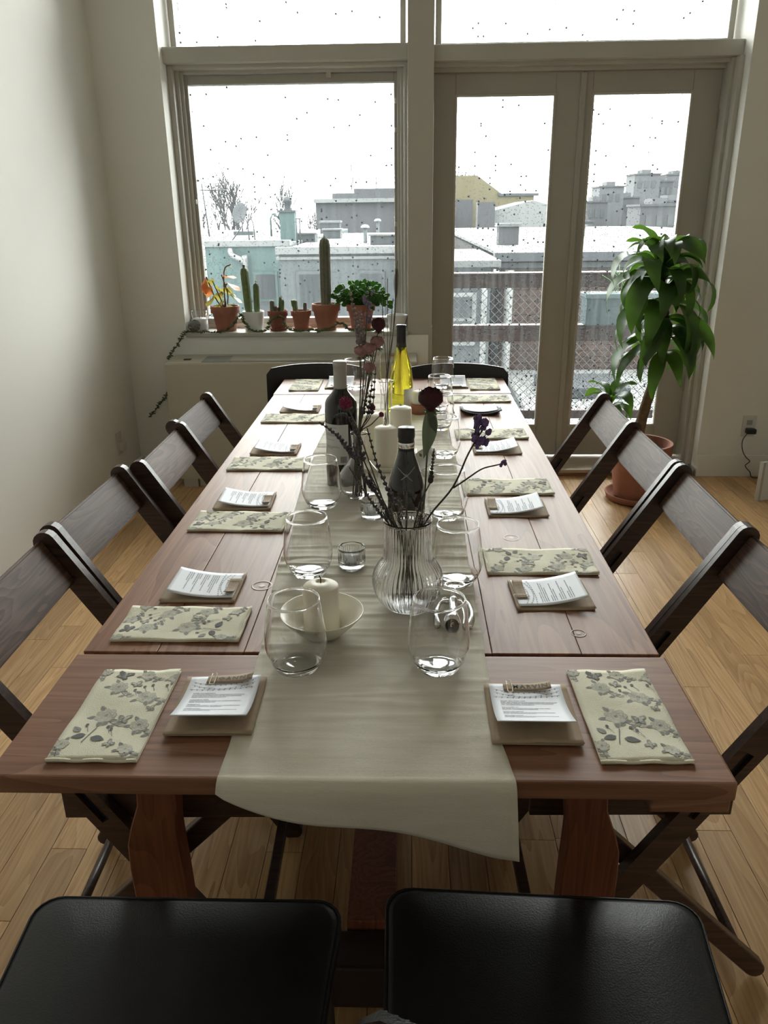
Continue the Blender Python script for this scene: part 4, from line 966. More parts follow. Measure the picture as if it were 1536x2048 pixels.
# bowl and pillar candle
t = T('candle_bowl', 'cream ceramic bowl with flared rim at the front of the runner', 'bowl', (-.072, 1.045, TZ+.003))
b = bm_new(); lathe(b, [(0, .002), (.022, .002), (.024, 0), (.028, .001), (.038, .010), (.052, .024), (.0635, .038), (.0640, .0395), (.0625, .0395), (.050, .0265), (.036, .0125), (.026, .0055), (0, .0045)], 56); fin('bowl_body', b, BOWLM, t)
def pillar(label, loc, r, h, seg=40, wick=.012):
    t = T('pillar_candle', label, 'candle', loc); b = bm_new()
    lathe(b, [(0, 0), (r*.97, 0), (r, .002), (r, h-.004), (r*.985, h-.0015), (r*.93, h), (r*.6, h+.0035), (r*.30, h+.0065), (r*.26, h+.004), (r*.12, h+.0035), (0, h+.0035)], seg); fin('wax_body', b, WAX, t)
    b = bm_new(); tube(b, smooth_path([(0, 0, h+.003), (.0004, 0, h+.003+wick*.5), (-.0018, 0, h+.003+wick)], 3), .0009, seg=5); fin('wick', b, WICK, t); return t
pillar('ivory pillar candle with black wick standing in the cream bowl', (-.072, 1.050, TZ+.0078), .0268, .075, wick=.013)
# candle tray
t = T('candle_tray', 'cream tray under three tall white candles', 'tray', (0.002, 1.925, TZ+.003))
b = bm_new(); box(b, -.075, .075, -.085, .085, .0, .006, bev=.003); box(b, -.080, -.071, -.09, .09, 0, .012, bev=.003); box(b, .071, .080, -.09, .09, 0, .012, bev=.003); box(b, -.08, .08, -.09, -.082, 0, .012, bev=.003); box(b, -.08, .08, .082, .09, 0, .012, bev=.003); fin('tray_body', b, BOWLM, t)
pillar('shortest white pillar candle at the front of the tray', (.003, 1.880, TZ+.0095), .028, .098, wick=.006)
pillar('left rear white pillar candle on the tray', (-.033, 1.955, TZ+.0095), .029, .112, wick=.004)
pillar('tallest white pillar candle, right rear on the tray', (.040, 1.948, TZ+.0095), .0275, .131, wick=.006)
# small plate and terracotta candle
t = T('small_dish', 'small tilted white dish with green leaf strokes right of the candles', 'dish', (.100, 1.86, TZ+.021), rot=(rad(38), 0, rad(-62)))
b = bm_new(); lathe(b, [(0, 0), (.018, 0), (.032, .004), (.042, .012), (.0415, .0135), (.031, .006), (.017, .0025), (0, .0025)], 36); fin('dish_body', b, WHITEC, t)
b = bm_new()
for k in range(9):
    a = 2*pi*k/9; b.faces.new([b.verts.new((cos(a+da)*r, sin(a+da)*r, z)) for r, da, z in ((.024, 0, .0045), (.031, .13, .0072), (.037, 0, .0113), (.031, -.13, .0072))])
fin('leaf_strokes', b, mat('green_glaze', (.14, .2, .05), .3, var=.05), t)
t = T('terracotta_candle', 'small white candle in a terracotta cup beside the yellow bottle', 'candle', (.094, 2.45, TZ+.003))
b = bm_new(); lathe(b, [(0, 0), (.024, 0), (.028, .03), (.028, .034), (.024, .034), (.022, .02), (0, .02)], 28); fin('cup', b, TERRA, t); b = bm_new(); lathe(b, [(0, .02), (.023, .02), (.023, .068), (.018, .072), (0, .073)], 28); fin('wax_body', b, WAX, t); b = bm_new(); tube(b, [(0, 0, .072), (.001, 0, .08)], .001, seg=5); fin('wick', b, WICK, t)
# bottles
def bottle(label, loc, prof, gm, foil, fz, fm, extra=None, seg=44):
    t = T('wine_bottle', label, 'bottle', loc); b = bm_new(); P_ = sp_(prof); lathe(b, [(0, .004), (P_[0][0]*.7, .001)]+P_+[(0, P_[-1][1])], seg); fin('glass_body', b, gm, t)
    b = bm_new(); lathe(b, foil, 32); fin('foil_capsule', b, fm, t); return t
def label_patch(parent, name, m, r, z0, z1, a0, a1, off=.0006, n=16, prof=None):
    b = bm_new(); rows = []
    for j in range(2):
        rows.append([b.verts.new(((r+off)*cos(rad(a0+(a1-a0)*k/n)), (r+off)*sin(rad(a0+(a1-a0)*k/n)), (z0, z1)[j])) for k in range(n+1)])
    for k in range(n): f = b.faces.new((rows[0][k], rows[0][k+1], rows[1][k+1], rows[1][k])); f.smooth = True
    return fin(name, b, m, parent)
DARKG = mat('dark_wine_glass', (.008, .008, .007), .06, coat=.5, var=.02)
YELG = mat('yellow_green_glass', (.56, .52, .03), .02, trans=1, ior=1.36, coat=.3)
FOILG = mat('pale_grey_foil', (.38, .36, .33), .38, metal=.3, var=.04); FOILK = mat('black_foil', (.012, .012, .013), .35, var=.1)
LABW = mat('off_white_label', (.62, .62, .60), .6, var=.02)
t = bottle('dark red wine bottle with pale grey capsule and white back label', (-.096, 1.765, TZ+.003), [(.036, .001), (.0375, .006), (.0375, .10), (.0375, .178), (.034, .200), (.022, .215), (.0150, .228), (.0142, .25), (.0142, .278), (.015, .284)], DARKG, [(.0146, .195+.018), (.0152, .222), (.0150, .262), (.0152, .276), (.0158, .277), (.0158, .286), (.0145, .2885), (0, .2888)], 0, FOILG)
lp = label_patch(t, 'back_label', LABW, .0375, .055, .150, -155, -62)
b = bm_new(); rr = random.Random(8)
for z, w in ((.142, .7), (.139, .5), (.128, .8), (.1255, .9), (.123, .75), (.113, .6), (.098, .8), (.0955, .85), (.093, .4)):
    a = -148
    while a < -148+w*60:
        da = rr.uniform(1.5, 6); b.faces.new([b.verts.new((.0383*cos(rad(q)), .0383*sin(rad(q)), zz)) for q, zz in ((a, z), (a+da, z), (a+da, z+.0011), (a, z+.0011))]); a += da+.9
fin('label_text', b, TEXT, lp)
b = bm_new(); a = -92
while a < -70:
    da = rr.choice((.5, .8, 1.3)); b.faces.new([b.verts.new((.0384*cos(rad(q)), .0384*sin(rad(q)), zz)) for q, zz in ((a, .060), (a+da, .060), (a+da, .075), (a, .075))]); a += da+rr.choice((.5, .9))
fin('barcode', b, INKD, lp)
t = bottle('yellow-green glass bottle with black capsule at the far end of the runner', (.037, 2.5, TZ+.003), [(.036, .001), (.0370, .006), (.0370, .07), (.0365, .105), (.033, .135), (.025, .170), (.0175, .200), (.0145, .225), (.0140, .26), (.0142, .266)], YELG, [(.0148, .203), (.0152, .204), (.0148, .262), (.0155, .268), (.0155, .272), (0, .2728)], 0, FOILK)
label_patch(t, 'front_label', LABW, .037, .018, .075, -78, -5); label_patch(t, 'front_label', mat('grey_paper_label', (.35, .36, .3), .6, var=.03), .037, .02, .072, -175, -150)
t = bottle('black wine bottle with black and silver foil neck, behind the ribbed vase', (.055, 1.513, TZ+.003), [(.036, .001), (.0385, .006), (.0385, .05), (.0375, .075), (.032, .10), (.024, .125), (.0175, .145), (.0155, .165), (.0150, .19)], DARKG, [(.0185, .128), (.0188, .130), (.0162, .150), (.0162, .178), (.0172, .180), (.0175, .184), (.0170, .197), (.0160, .200), (0, .2005)], 0, FOILK)
b = bm_new(); lathe(b, [(.0166, .160), (.0169, .161), (.0169, .170), (.0166, .171)], 30); fin('silver_band', b, STEEL, t)
b = bm_new(); lathe(b, [(.0189, .128), (.0193, .129), (.0187, .1305)], 30); fin('foil_edge', b, STEEL, t)
b = bm_new(); RB = .0225
tube(b, [((RB+.001)*cos(rad(a)), (RB+.001)*sin(rad(a)), .122-.0*k) for k, a in enumerate(range(0, 360, 20))], .001, seg=4, closed=True)
tube(b, smooth_path([(-.018, -.019, .124), (-.006, -.027, .112), (.002, -.030, .107), (.012, -.033, .098)], 3), .0013, seg=4); tube(b, smooth_path([(.017, -.019, .124), (.006, -.027, .112), (-.001, -.030, .107), (-.011, -.032, .100)], 3), .0013, seg=4); ball(b, (0, -.030, .109), .0028)
fin('ribbon_bow', b, mat('grey_ribbon', (.28, .26, .25), .7, var=.05), t)
# winged corkscrew lying on the runner
t = T('winged_corkscrew', 'polished silver winged corkscrew lying on the runner right of the vase', 'corkscrew', (.131, 1.10, TZ+.0165), rz=rad(-4))
b = bm_new(); lathe(b, [(.0120, -.052), (.0145, -.050), (.0150, -.040), (.0125, -.024), (.0085, -.012), (.0078, .020), (.0095, .024), (.0095, .030), (.006, .032), (.006, .026), (.0055, -.012), (.0095, -.026), (.0115, -.040), (.0110, -.050), (.0120, -.052)], 28); fin('bell', b, STEEL, t, rot=(-pi/2, 0, 0))
b = bm_new(); tube(b, [(0, .03, 0), (0, .07, 0)], .0035, seg=10)
for k in range(6): tube(b, [(.0048*cos(q*pi/6), .034+k*.0045, .0048*sin(q*pi/6)) for q in range(12)], .0010, seg=4, closed=True)
fin('toothed_shaft', b, STEEL, t, smooth=True)
b = bm_new(); tube(b, [(.0165*cos(q*pi/10), .083+.0125*sin(q*pi/10), 0) for q in range(20)], .0032, seg=8, closed=True); fin('ring_handle', b, STEEL, t, smooth=True)
b = bm_new(); tube(b, [(.0028*cos(q*.7), -.015-.0011*q, .0028*sin(q*.7)) for q in range(34)], .0011, seg=5); fin('spiral_worm', b, STEEL, t, smooth=True)
for s in (-1, 1):
    b = bm_new(); tube(b, smooth_path([(s*.009, .026, 0), (s*.020, .022, .001), (s*.026, .002, .0), (s*.028, -.022, -.002), (s*.024, -.045, -.006)], 4), [.0048, .0044, .004, .0036, .0032, .003, .003, .0032, .0034, .0037, .004, .0043, .0046, .0049, .0052, .0055, .0055], seg=8)
    for k in range(5): a = s*rad(15+28*k) if s > 0 else pi-rad(-15-28*k)*-1; ball(b, (s*(.012+.0075*abs(cos(rad(20+30*k)))), .030+.0075*sin(rad(20+30*k)), 0), .0022)
    fin('lever_arm', b, STEEL, t, smooth=True)
# pale water rings on the wood
RING = mat('pale_water_mark', (.215, .135, .10), .42, var=.05)
t = bpy.data.objects['dining_table']
for (x, y, r) in ((-.195, 1.215, .0185), (.318, 1.055, .012), (.262, 1.43, .016)):
    b = bm_new(); lathe(b, [(r*.82, 0), (r*.84, .0002), (r*.98, .0002), (r, 0)], 28); lathe(b, [(0, .00015), (r*.3, .0001)], 14); fin('water_mark', b, RING, t, loc=(x, y-1.87, TZ+.0001))

# ================================================================== DRIED FLOWERS
def vpath(pts): return [Vector(p) for p in pts]
def rose_bm(b, c, R_, seed=0, squash=1.0, mi=0):
    r = random.Random(seed); c = Vector(c)
    for ring in range(4):
        n = (3, 5, 6, 6)[ring]; rr_ = R_*(.35, .55, .8, 1.0)[ring]; h = R_*(1.5, 1.45, 1.3, 1.05)[ring]*squash
        for k in range(n):
            a0 = 2*pi*k/n+ring*.5+r.uniform(-.2, .2); G = []
            for i in range(5):
                a = a0+(-.5+i/4)*2*pi/n*1.35; row = []
                for j in range(5):
                    v = j/4; rad_ = rr_*(.22+.88*sin(v*pi*.80))*(1+.15*(v > .9)*r.random()); z = h*v-.5*h+(r.uniform(-.08, .08)*R_ if j == 4 else 0)-abs(i-2)*.03*h*(v)
                    if j == 4: rad_ *= 1.22
                    row.append(b.verts.new(c+Vector((cos(a)*rad_, sin(a)*rad_, z))))
                G.append(row)
            for i in range(4):
                for j in range(4): f = b.faces.new((G[i][j], G[i+1][j], G[i+1][j+1], G[i][j+1])); f.smooth = True; f.material_index = mi
    ball(b, c-Vector((0, 0, R_*.45*squash)), R_*.45, (1, 1, .8), 1)
def spike_bm(b, path, n, size, r):
    P = smooth_path(path, 6); L_ = len(P)
    for k in range(n):
        t_ = k/n; p = P[min(L_-1, int(t_*(L_-1)))]; a = k*2.4; s = size*(1-.55*t_)*r.uniform(.8, 1.25)
        off = Vector((cos(a), sin(a), .3))*s*.75
        ball(b, p+off, s, (.75, .75, 1.25), 1, Matrix.Rotation(.5*cos(a), 3, 'Y') @ Matrix.Rotation(-.5*sin(a), 3, 'X'))
def blade(b, base, tip, w, bend=(0, 0, 0), n=8, mi=0, fold=.2, roll=0):
    base, tip, bend = Vector(base), Vector(tip), Vector(bend); d = (tip-base); side = d.cross(Vector((0, 1, 0)) if abs(d.normalized().y) < .9 else Vector((1, 0, 0))).normalized()
    if roll: side = Matrix.Rotation(roll, 3, d.normalized()) @ side
    up = side.cross(d).normalized(); rows = []
    for k in range(n+1):
        t_ = k/n; c = base+d*t_+bend*4*t_*(1-t_); ww = w*sin(pi*min(1, .04+t_*.96)**.75)*.5+w*.02
        rows.append([b.verts.new(c-side*ww+up*ww*fold), b.verts.new(c), b.verts.new(c+side*ww+up*ww*fold)])
    for A, B in zip(rows, rows[1:]):
        for i in range(2): f = b.faces.new((A[i], A[i+1], B[i+1], B[i])); f.smooth = True; f.material_index = mi
def flower(name, label, cat, group, path, head, rs=.0012, m=STEM, ups=()):
    """path in world space, from the vase floor to the head; head(b) adds the bloom at the last point"""
    base = Vector(path[0]); t = T(name, label, cat, base, group=group); P = [Vector(p)-base for p in path]
    b = bm_new(); S_ = smooth_path(P, 5); tube(b, S_, [rs*(1.15-.4*k/len(S_)) for k in range(len(S_))], seg=5)
    for (q0, q1, q2) in ups: tube(b, [Vector(q)-base for q in (q0, q1, q2)], rs*.7, seg=4)
    fin('stem', b, m, t, smooth=True); head(t, P, base); return t
MV = Vector((.058, 1.135, TZ+.012))   # main vase floor
def inv(x, y, dx=0, dy=0): return [(MV.x+dx, MV.y+dy, MV.z), (MV.x+dx*.3, MV.y+dy*.3, .83)]
def H_spike(n, size, m=LAV, k=4):
    n = int(n*1.5); size = size*1.4
    def f(t, P, base):
        b = bm_new(); spike_bm(b, P[-k:] if len(P) >= k else P, n, size, random.Random(len(P)*n)); fin('seed_head', b, m, t)
    return f
G_ = 'dried stems in the ribbed vase'
def lav(label, mid, tip, n=26, size=.0026, m=LAV, vb=(0, 0), k=3, name='dried_lavender'):
    pts = [(MV.x+vb[0], MV.y+vb[1], MV.z), (MV.x-vb[0]*.2, MV.y-vb[1]*.2, .86)]+mid+[tip]
    return flower(name, label, 'dried flower', G_, pts, H_spike(n, size, m, k), m=STEMD)
lav('dried lavender arching farthest left out of the ribbed vase', [(.018, 1.135, .93), (-.025, 1.14, 1.005), (-.045, 1.14, 1.035)], (-.075, 1.14, 1.060), 30, .0027, vb=(.022, .01))
lav('dried lavender curling over at upper left above the arching one', [(.022, 1.14, .93), (-.010, 1.145, 1.00), (-.020, 1.145, 1.045), (-.035, 1.145, 1.068)], (-.056, 1.145, 1.066), 32, .0026, vb=(.02, -.01), k=4)
lav('dried lavender hanging left of the dark bottle neck, thick dark head', [(.028, 1.13, .92), (.005, 1.13, .955), (-.012, 1.13, .985)], (-.024, 1.13, 1.030), 30, .0026, vb=(.018, .012))
lav('short dried lavender leaning just left over the vase rim', [(.030, 1.125, .91), (.014, 1.125, .945)], (-.002, 1.125, .985), 24, .0024, vb=(.015, .02))
lav('dried lavender standing behind others left of the bottle', [(.035, 1.15, .93), (.012, 1.155, .985)], (-.004, 1.16, 1.045), 26, .0024, vb=(.01, -.02))
lav('dark seed spike standing right of the bottle foil', [(.078, 1.14, .93), (.093, 1.14, .965), (.095, 1.14, .985)], (.098, 1.14, 1.018), 26, .0021, vb=(-.018, .0), m=STEMD, name='seed_spike')
lav('thin grey lavender leaning left low over the vase rim', [(.020, 1.12, .915), (-.004, 1.12, .95)], (-.030, 1.12, .995), 20, .0022, vb=(.02, .02))
# red globe on the left
def H_globe(R_):
    def f(t, P, base):
        b = bm_new(); r = random.Random(3); c = P[-1]
        for k in range(70):
            z = 1-2*(k+.5)/70; a = k*2.39996; q = math.sqrt(1-z*z); d_ = Vector((q*cos(a), q*sin(a), z)); p0 = c+d_*R_*.6; p1 = c+d_*R_*r.uniform(.95, 1.12)
            tube(b, [p0, (p0+p1)/2, p1], [R_*.15, R_*.13, R_*.02], seg=4, cap=False)
        ball(b, c, R_*.72, sub=2); fin('flower_head', b, GLOBE, t)
        b = bm_new()
        for k in range(5): a = k*1.26; blade(b, c-Vector((0, 0, R_*.8)), c+Vector((cos(a)*R_*1.1, sin(a)*R_*1.1, -R_*.55)), R_*.4)
        fin('bracts', b, DRYLEAF, t)
    return f
flower('globe_flower', 'magenta globe flower head in front of the dark bottle shoulder', 'dried flower', G_, [(.07, 1.14, MV.z), (.040, 1.14, .87), (.008, 1.14, .97), (-.016, 1.14, 1.045), (-.034, 1.14, 1.088)], H_globe(.0105))
# dark red rose with big leaf
def H_rose(R_, m, sq=1.0, leaf=None, seed=1):
    def f(t, P, base):
        b = bm_new(); rose_bm(b, P[-1]+Vector((0, 0, R_*.5)), R_, seed, sq); fin('bloom', b, m, t)
        b = bm_new(); c = P[-1]-Vector((0, 0, R_*.25))
        for k in range(5): a = k*1.257+.3; blade(b, c, c+Vector((cos(a)*R_*.9, sin(a)*R_*.9, -R_*.35)), R_*.28, (0, 0, .001))
        if leaf:
            for l in leaf: blade(b, Vector(l[0])-base, Vector(l[1])-base, l[2], l[3], 10, fold=.35)
        fin('leaves', b, DRYLEAF, t)
    return f
flower('dried_rose', 'large dark red dried rose with long grey-green leaf, right of bottle neck', 'dried flower', G_, [(.045, 1.14, MV.z), (.070, 1.14, .87), (.083, 1.14, .93), (.087, 1.14, 1.0), (.092, 1.14, 1.083)],
       H_rose(.0175, ROSED, 1.45, [((.0925, 1.138, 1.080), (.082, 1.132, 1.005), .022, (.003, -.004, 0)), ((.090, 1.14, 1.075), (.100, 1.13, 1.045), .012, (0, -.003, 0))], 5), rs=.0017, m=DRYLEAF)
# statice
def H_statice(t, P, base):
    r = random.Random(6); c = P[-1]; b = bm_new(); g = bm_new()
    for k in range(12):
        q = c+Vector((r.uniform(-.013, .012), r.uniform(-.008, .008), r.uniform(-.030, .014))); tube(b, [P[-2]+(c-P[-2])*.4, (P[-2]+q)/2+Vector((.002, 0, .003)), q], .0007, seg=4)
        for j in range(7): ball(g, q+Vector((r.uniform(-.004, .004), r.uniform(-.004, .004), r.uniform(-.005, .005))), .0036, (1, 1, 1.2), 1)
    fin('branchlets', b, STEMD, t); fin('florets', g, LAVP, t)
flower('purple_statice', 'purple statice sprig leaning far right out of the ribbed vase', 'dried flower', G_, [(.045, 1.13, MV.z), (.075, 1.135, .87), (.093, 1.14, .91), (.128, 1.14, .957), (.150, 1.14, 1.010), (.172, 1.14, 1.050)], H_statice, rs=.0017, m=STEMD)
def H_bud(t, P, base):
    b = bm_new(); c = P[-1]
    for k in range(9): a = k*.7; ball(b, c+Vector((.0035*cos(a), .003*sin(a), .0035*sin(a*1.7))), .0028, (1, 1, 1.1), 1)
    fin('florets', b, LAVP, t)
flower('statice_bud', 'small mauve bud on a thin bent stem reaching farthest right', 'dried flower', G_, [(.128, 1.14, .955), (.145, 1.14, .967), (.170, 1.14, .985), (.190, 1.14, .991), (.203, 1.14, .994)], H_bud, rs=.0013, m=STEMD)
# grey filler
def H_fill(spread, n, seed):
    def f(t, P, base):
        r = random.Random(seed); c = P[-2]; b = bm_new(); g = bm_new()
        for k in range(n):
            a = r.uniform(0, 6.28); q = c+Vector((cos(a)*spread*r.random(), sin(a)*spread*.6*r.random(), r.uniform(-.2, 1.6)*spread)); tube(b, [c-Vector((0, 0, spread*.6)), (c+q)/2+Vector((0, 0, .002)), q], .00045, seg=3)
            for j in range(4): ball(g, q+Vector((r.uniform(-.003, .003), r.uniform(-.003, .003), r.uniform(-.004, .004))), .0011, sub=1)
        fin('branchlets', b, STEM, t); fin('florets', g, LIMO, t)
    return f
flower('filler_sprig', 'airy grey-pink filler sprig in front of the bottle, left one', 'dried flower', G_, [(.06, 1.12, MV.z), (.052, 1.12, .86), (.044, 1.12, .915), (.044, 1.12, .935)], H_fill(.016, 22, 1), rs=.0009)
flower('filler_sprig', 'airy grey-pink filler sprig in front of the bottle, right one', 'dried flower', G_, [(.055, 1.12, MV.z), (.068, 1.12, .86), (.078, 1.12, .905), (.080, 1.12, .925)], H_fill(.015, 20, 2), rs=.0009)
for k in range(7):   # bare stalks standing in the vase
    a = k*.9; x = MV.x+.024*cos(a); y = MV.y+.024*sin(a); tx = MV.x-.030*cos(a)+(-.008); ty = MV.y-.024*sin(a)
    o = T('bare_stalk', 'bare dry stalks standing among the flowers inside the ribbed vase', 'dried flower', (x, y, MV.z), group='bare stalks in the ribbed vase')
    b = bm_new(); tube(b, smooth_path([(0, 0, 0), ((tx-x)*.5, (ty-y)*.5, .08), (tx-x, ty-y, .155+.012*(k % 3))], 4), .0012, seg=5); fin('stem', b, STEM if k % 2 else STEMD, o, smooth=True)
# tall bouquet in the bulb vase
BV = Vector((-.050, 1.66, TZ+.010)); G2_ = 'dried stems in the round-bellied vase'
def tall(name, label, pts, head, rs=.0014, m=STEM, off=(0, 0)):
    path = [(BV.x+off[0], BV.y+off[1], BV.z), (BV.x+off[0]*.2, BV.y+off[1]*.2, .89)]+pts
    return flower(name, label, 'dried flower', G2_, path, head, rs, m)
tall('dried_rose', 'pale pink dried rose, leftmost of the faded cluster', [(-.045, 1.69, 1.0), (-.043, 1.70, 1.065)], H_rose(.0145, ROSEP, 1.25, None, 2), off=(.015, 0))
tall('dried_rose', 'pale pink dried rose in the middle of the faded cluster', [(-.035, 1.69, 1.0), (-.026, 1.70, 1.070)], H_rose(.0150, ROSEP, 1.25, None, 3), off=(-.01, .012))
tall('dried_rose', 'pale pink dried rose, highest right of the faded cluster', [(-.028, 1.70, 1.0), (-.008, 1.71, 1.082)], H_rose(.0150, ROSEP, 1.25, None, 4), off=(-.016, 0))
tall('dried_rose', 'small faded rose hanging lowest below the pink cluster', [(-.034, 1.69, .98), (-.026, 1.70, 1.030)], H_rose(.0130, ROSEP, 1.25, None, 7), off=(0, -.012))
tall('dried_rose', 'dark red dried rose high against the window sill', [(-.030, 1.70, 1.0), (-.014, 1.71, 1.08), (-.005, 1.715, 1.118)], H_rose(.0145, ROSED, 1.6, None, 8), off=(.010, .01))
def H_stat2(t, P, base):
    r = random.Random(11); c = P[-1]; g = bm_new()
    for k in range(46):
        z = r.uniform(-.055, .012); w = .006+.007*(z+.055)/.067; ball(g, c+Vector((r.uniform(-w, w), r.uniform(-w, w)*.6, z)), .0028, (1, 1, 1.2), 1)
    fin('florets', g, mat('mauve_floret', (.20, .16, .24), .85, var=.3, vscale=120), t)
tall('purple_statice', 'mauve statice plume above the faded roses against the window', [(-.040, 1.70, 1.0), (-.032, 1.71, 1.12), (-.027, 1.72, 1.185)], H_stat2, off=(.005, -.015))
tall('dried_lavender', 'tall brown seed plume, highest left of the tall bouquet', [(-.046, 1.70, 1.0), (-.048, 1.71, 1.09), (-.054, 1.715, 1.14), (-.066, 1.72, 1.20)], H_spike(44, .0036, LIMO, 3), off=(-.006, .014), m=STEM)
tall('dried_lavender', 'brown seed plume leaning just right of the tallest one', [(-.040, 1.70, 1.0), (-.036, 1.71, 1.07), (-.040, 1.715, 1.12), (-.046, 1.72, 1.16)], H_spike(40, .0034, LIMO, 3), off=(.012, .008), m=STEM)
tall('globe_flower', 'small magenta globe flower right of the bottle shoulder', [(-.030, 1.69, .93), (-.021, 1.70, .950)], H_globe(.0075), off=(0, .012), m=STEMD)
tall('globe_flower', 'smallest magenta globe flower beside the white candles', [(-.022, 1.69, .915), (-.001, 1.70, .934)], H_globe(.0062), off=(-.01, .0), m=STEMD)
for i, (x, z) in enumerate(((-.020, 1.01), (-.012, 1.04), (-.030, .99))):
    tall('dried_lavender', ['dark lavender stem crossing the tall slim vase', 'dark lavender stem nearest the yellow bottle neck', 'dark lavender stem left of the slim vase'][i], [(x-.01, 1.69, .94), (x, 1.70, z)], H_spike(22, .0026, STEMD, 2), off=(.012*cos(i*2), .012*sin(i*2)), m=STEMD, rs=.0012)
# plume and grasses from cylinder vase
CV = Vector((-.003, 2.15, TZ+.010)); G3_ = 'dried stems in the cylinder vase'
def H_plume(t, P, base):
    b = bm_new(); c = P[-1]; r = random.Random(2)
    for k in range(170):
        t_ = k/170; z = .075*t_; w = .0085*sin(pi*(.08+.9*t_))**.8; a = k*2.4; p = c+Vector((.004*t_*t_, 0, z-.075)); d_ = Vector((cos(a), sin(a), .9)).normalized()
        tube(b, [p, p+d_*w*1.25], [.0009, .0003], seg=3, cap=False)
    fin('plume', b, mat('brown_plume', (.12, .09, .075), .9, var=.2), t)
flower('grass_plume', 'single brown foxtail plume standing right against the window', 'dried flower', G3_, [tuple(CV), (-.004, 2.152, .91), (.022, 2.155, 1.08), (.026, 2.16, 1.215)], H_plume, m=STEM)
for i, (x, z) in enumerate(((.030, 1.235), (.004, 1.19), (.018, 1.14), (-.012, 1.17))):
    o = T('dried_grass', 'thin dry grass blades rising from the cylinder vase', 'dried flower', tuple(CV+Vector((.008*cos(i*1.7), .008*sin(i*1.7), 0))), group='dry grass blades in the cylinder vase')
    b = bm_new(); q = o.location; tube(b, smooth_path([(0, 0, 0), (-q.x+.001, 2.15-q.y, .91-q.z), (x*.6-q.x, .0, 1.05-q.z), (x-q.x, .005, z-q.z)], 6), .0009, seg=4); fin('blade', b, STEM, o, smooth=True)

# ================================================================== WINDOW SILL PLANTS
SZ = .781; SY = 4.20
def pot(parent, r, h, m=TERRA, rim=True, soil=True, saucer=False, z0=0):
    b = bm_new(); rb = r*.68
    pf = [(0, .002), (rb*.9, 0), (rb, .002), (r*.90, h*.72), (r*.90, h*.73)]
    pf += [(r, h*.735), (r*1.01, h*.75), (r*1.02, h-.003), (r, h), (r*.93, h), (r*.90, h*.95), (r*.85, h*.86), (0, h*.86)] if rim else [(r, h-.002), (r*.98, h), (r*.92, h), (r*.9, h*.86), (0, h*.86)]
    lathe(b, pf, 36, z0=z0); o = autosm(fin('pot', b, m, parent), 35)
    b = bm_new(); lathe(b, [(0, h*.885), (r*.5, h*.89), (r*.88, h*.872)], 20, z0=z0); fin('soil', b, SOIL, parent)
    if saucer:
        b = bm_new(); lathe(b, [(0, 0), (r*.80, 0), (r*.92, .012), (r*.96, .014), (r*.90, .014), (r*.76, .005), (0, .005)], 32); fin('saucer', b, m, parent)
def column(b, c, r, h, ribs=10, lean=(0, 0), mi=0, seg=None):
    seg = seg or ribs*4; rows = []; n = 16
    for k in range(n+1):
        t_ = k/n; z = h*t_; rr_ = r*(.85+.15*min(1, t_*4))*(1 if t_ < .85 else math.sqrt(max(0, 1-((t_-.85)/.15)**2)))
        if k == n: rows.append([b.verts.new((c[0]+lean[0], c[1]+lean[1], c[2]+h))]); continue
        rows.append([b.verts.new((c[0]+lean[0]*t_+rr_*(1+.10*cos(ribs*2*pi*q/seg))*cos(2*pi*q/seg), c[1]+lean[1]*t_+rr_*(1+.10*cos(ribs*2*pi*q/seg))*sin(2*pi*q/seg), c[2]+z)) for q in range(seg)])
    for A, B in zip(rows, rows[1:]):
        for q in range(seg):
            f = b.faces.new((A[q], A[(q+1) % seg], B[0])) if len(B) == 1 else b.faces.new((A[q], A[(q+1) % seg], B[(q+1) % seg], B[q])); f.smooth = True; f.material_index = mi
def spines(b, c, r, h, ribs, lean=(0, 0), step=.008, L_=.005, w=.0005):
    rr_ = random.Random(1); z = .01
    while z < h:
        for q in range(ribs):
            a = 2*pi*q/ribs; t_ = z/h; x = c[0]+lean[0]*t_+r*1.08*cos(a); y = c[1]+lean[1]*t_+r*1.08*sin(a)
            for s in range(3):
                aa = a+rr_.uniform(-.6, .6); p = Vector((x, y, c[2]+z)); d_ = Vector((cos(aa), sin(aa), rr_.uniform(-.5, .9)))*L_; si = Vector((-sin(aa), cos(aa), 0))*w
                b.faces.new([b.verts.new(v) for v in (p-si, p+si, p+d_)])
        z += step
# 1 begonia
t = T('potted_begonia', 'potted plant with orange and yellow leaves in terracotta pot, leftmost on the sill', 'potted plant', (-.905, SY, SZ))
pot(t, .075, .128)
b = bm_new(); rr = random.Random(21)
ST = [((0, 0, .11), (-.03, 0, .19), (-.055, 0, .255)), ((.01, 0, .11), (.02, 0, .19), (-.005, 0, .285)), ((-.01, 0, .11), (-.05, .01, .17), (-.085, 0, .275)), ((.01, 0, .11), (.0, .01, .2), (.02, 0, .24)), ((0, 0, .11), (.01, 0, .3), (.045, .01, .335))]
for s in ST: tube(b, smooth_path(s, 4), .0035, seg=5)
fin('stem', b, BARK, t, smooth=True)
def roundleaf(b, c, R_, tilt, az, mi=0):
    M3 = Matrix.Rotation(az, 3, 'Z') @ Matrix.Rotation(tilt, 3, 'Y'); pts = []
    for k in range(14):
        a = 2*pi*k/14; rr_ = R_*(1.15 if k == 0 else (.92 if k % 2 else 1))*(1-.35*(k == 7)); pts.append(b.verts.new(Vector(c)+M3 @ Vector((rr_*cos(a)+R_*.9, rr_*sin(a)*.9, .15*R_*sin(2*a)))))
    cv = b.verts.new(Vector(c)+M3 @ Vector((R_*.7, 0, -.18*R_)))
    for k in range(14): f = b.faces.new((pts[k], pts[(k+1) % 14], cv)); f.smooth = True; f.material_index = mi
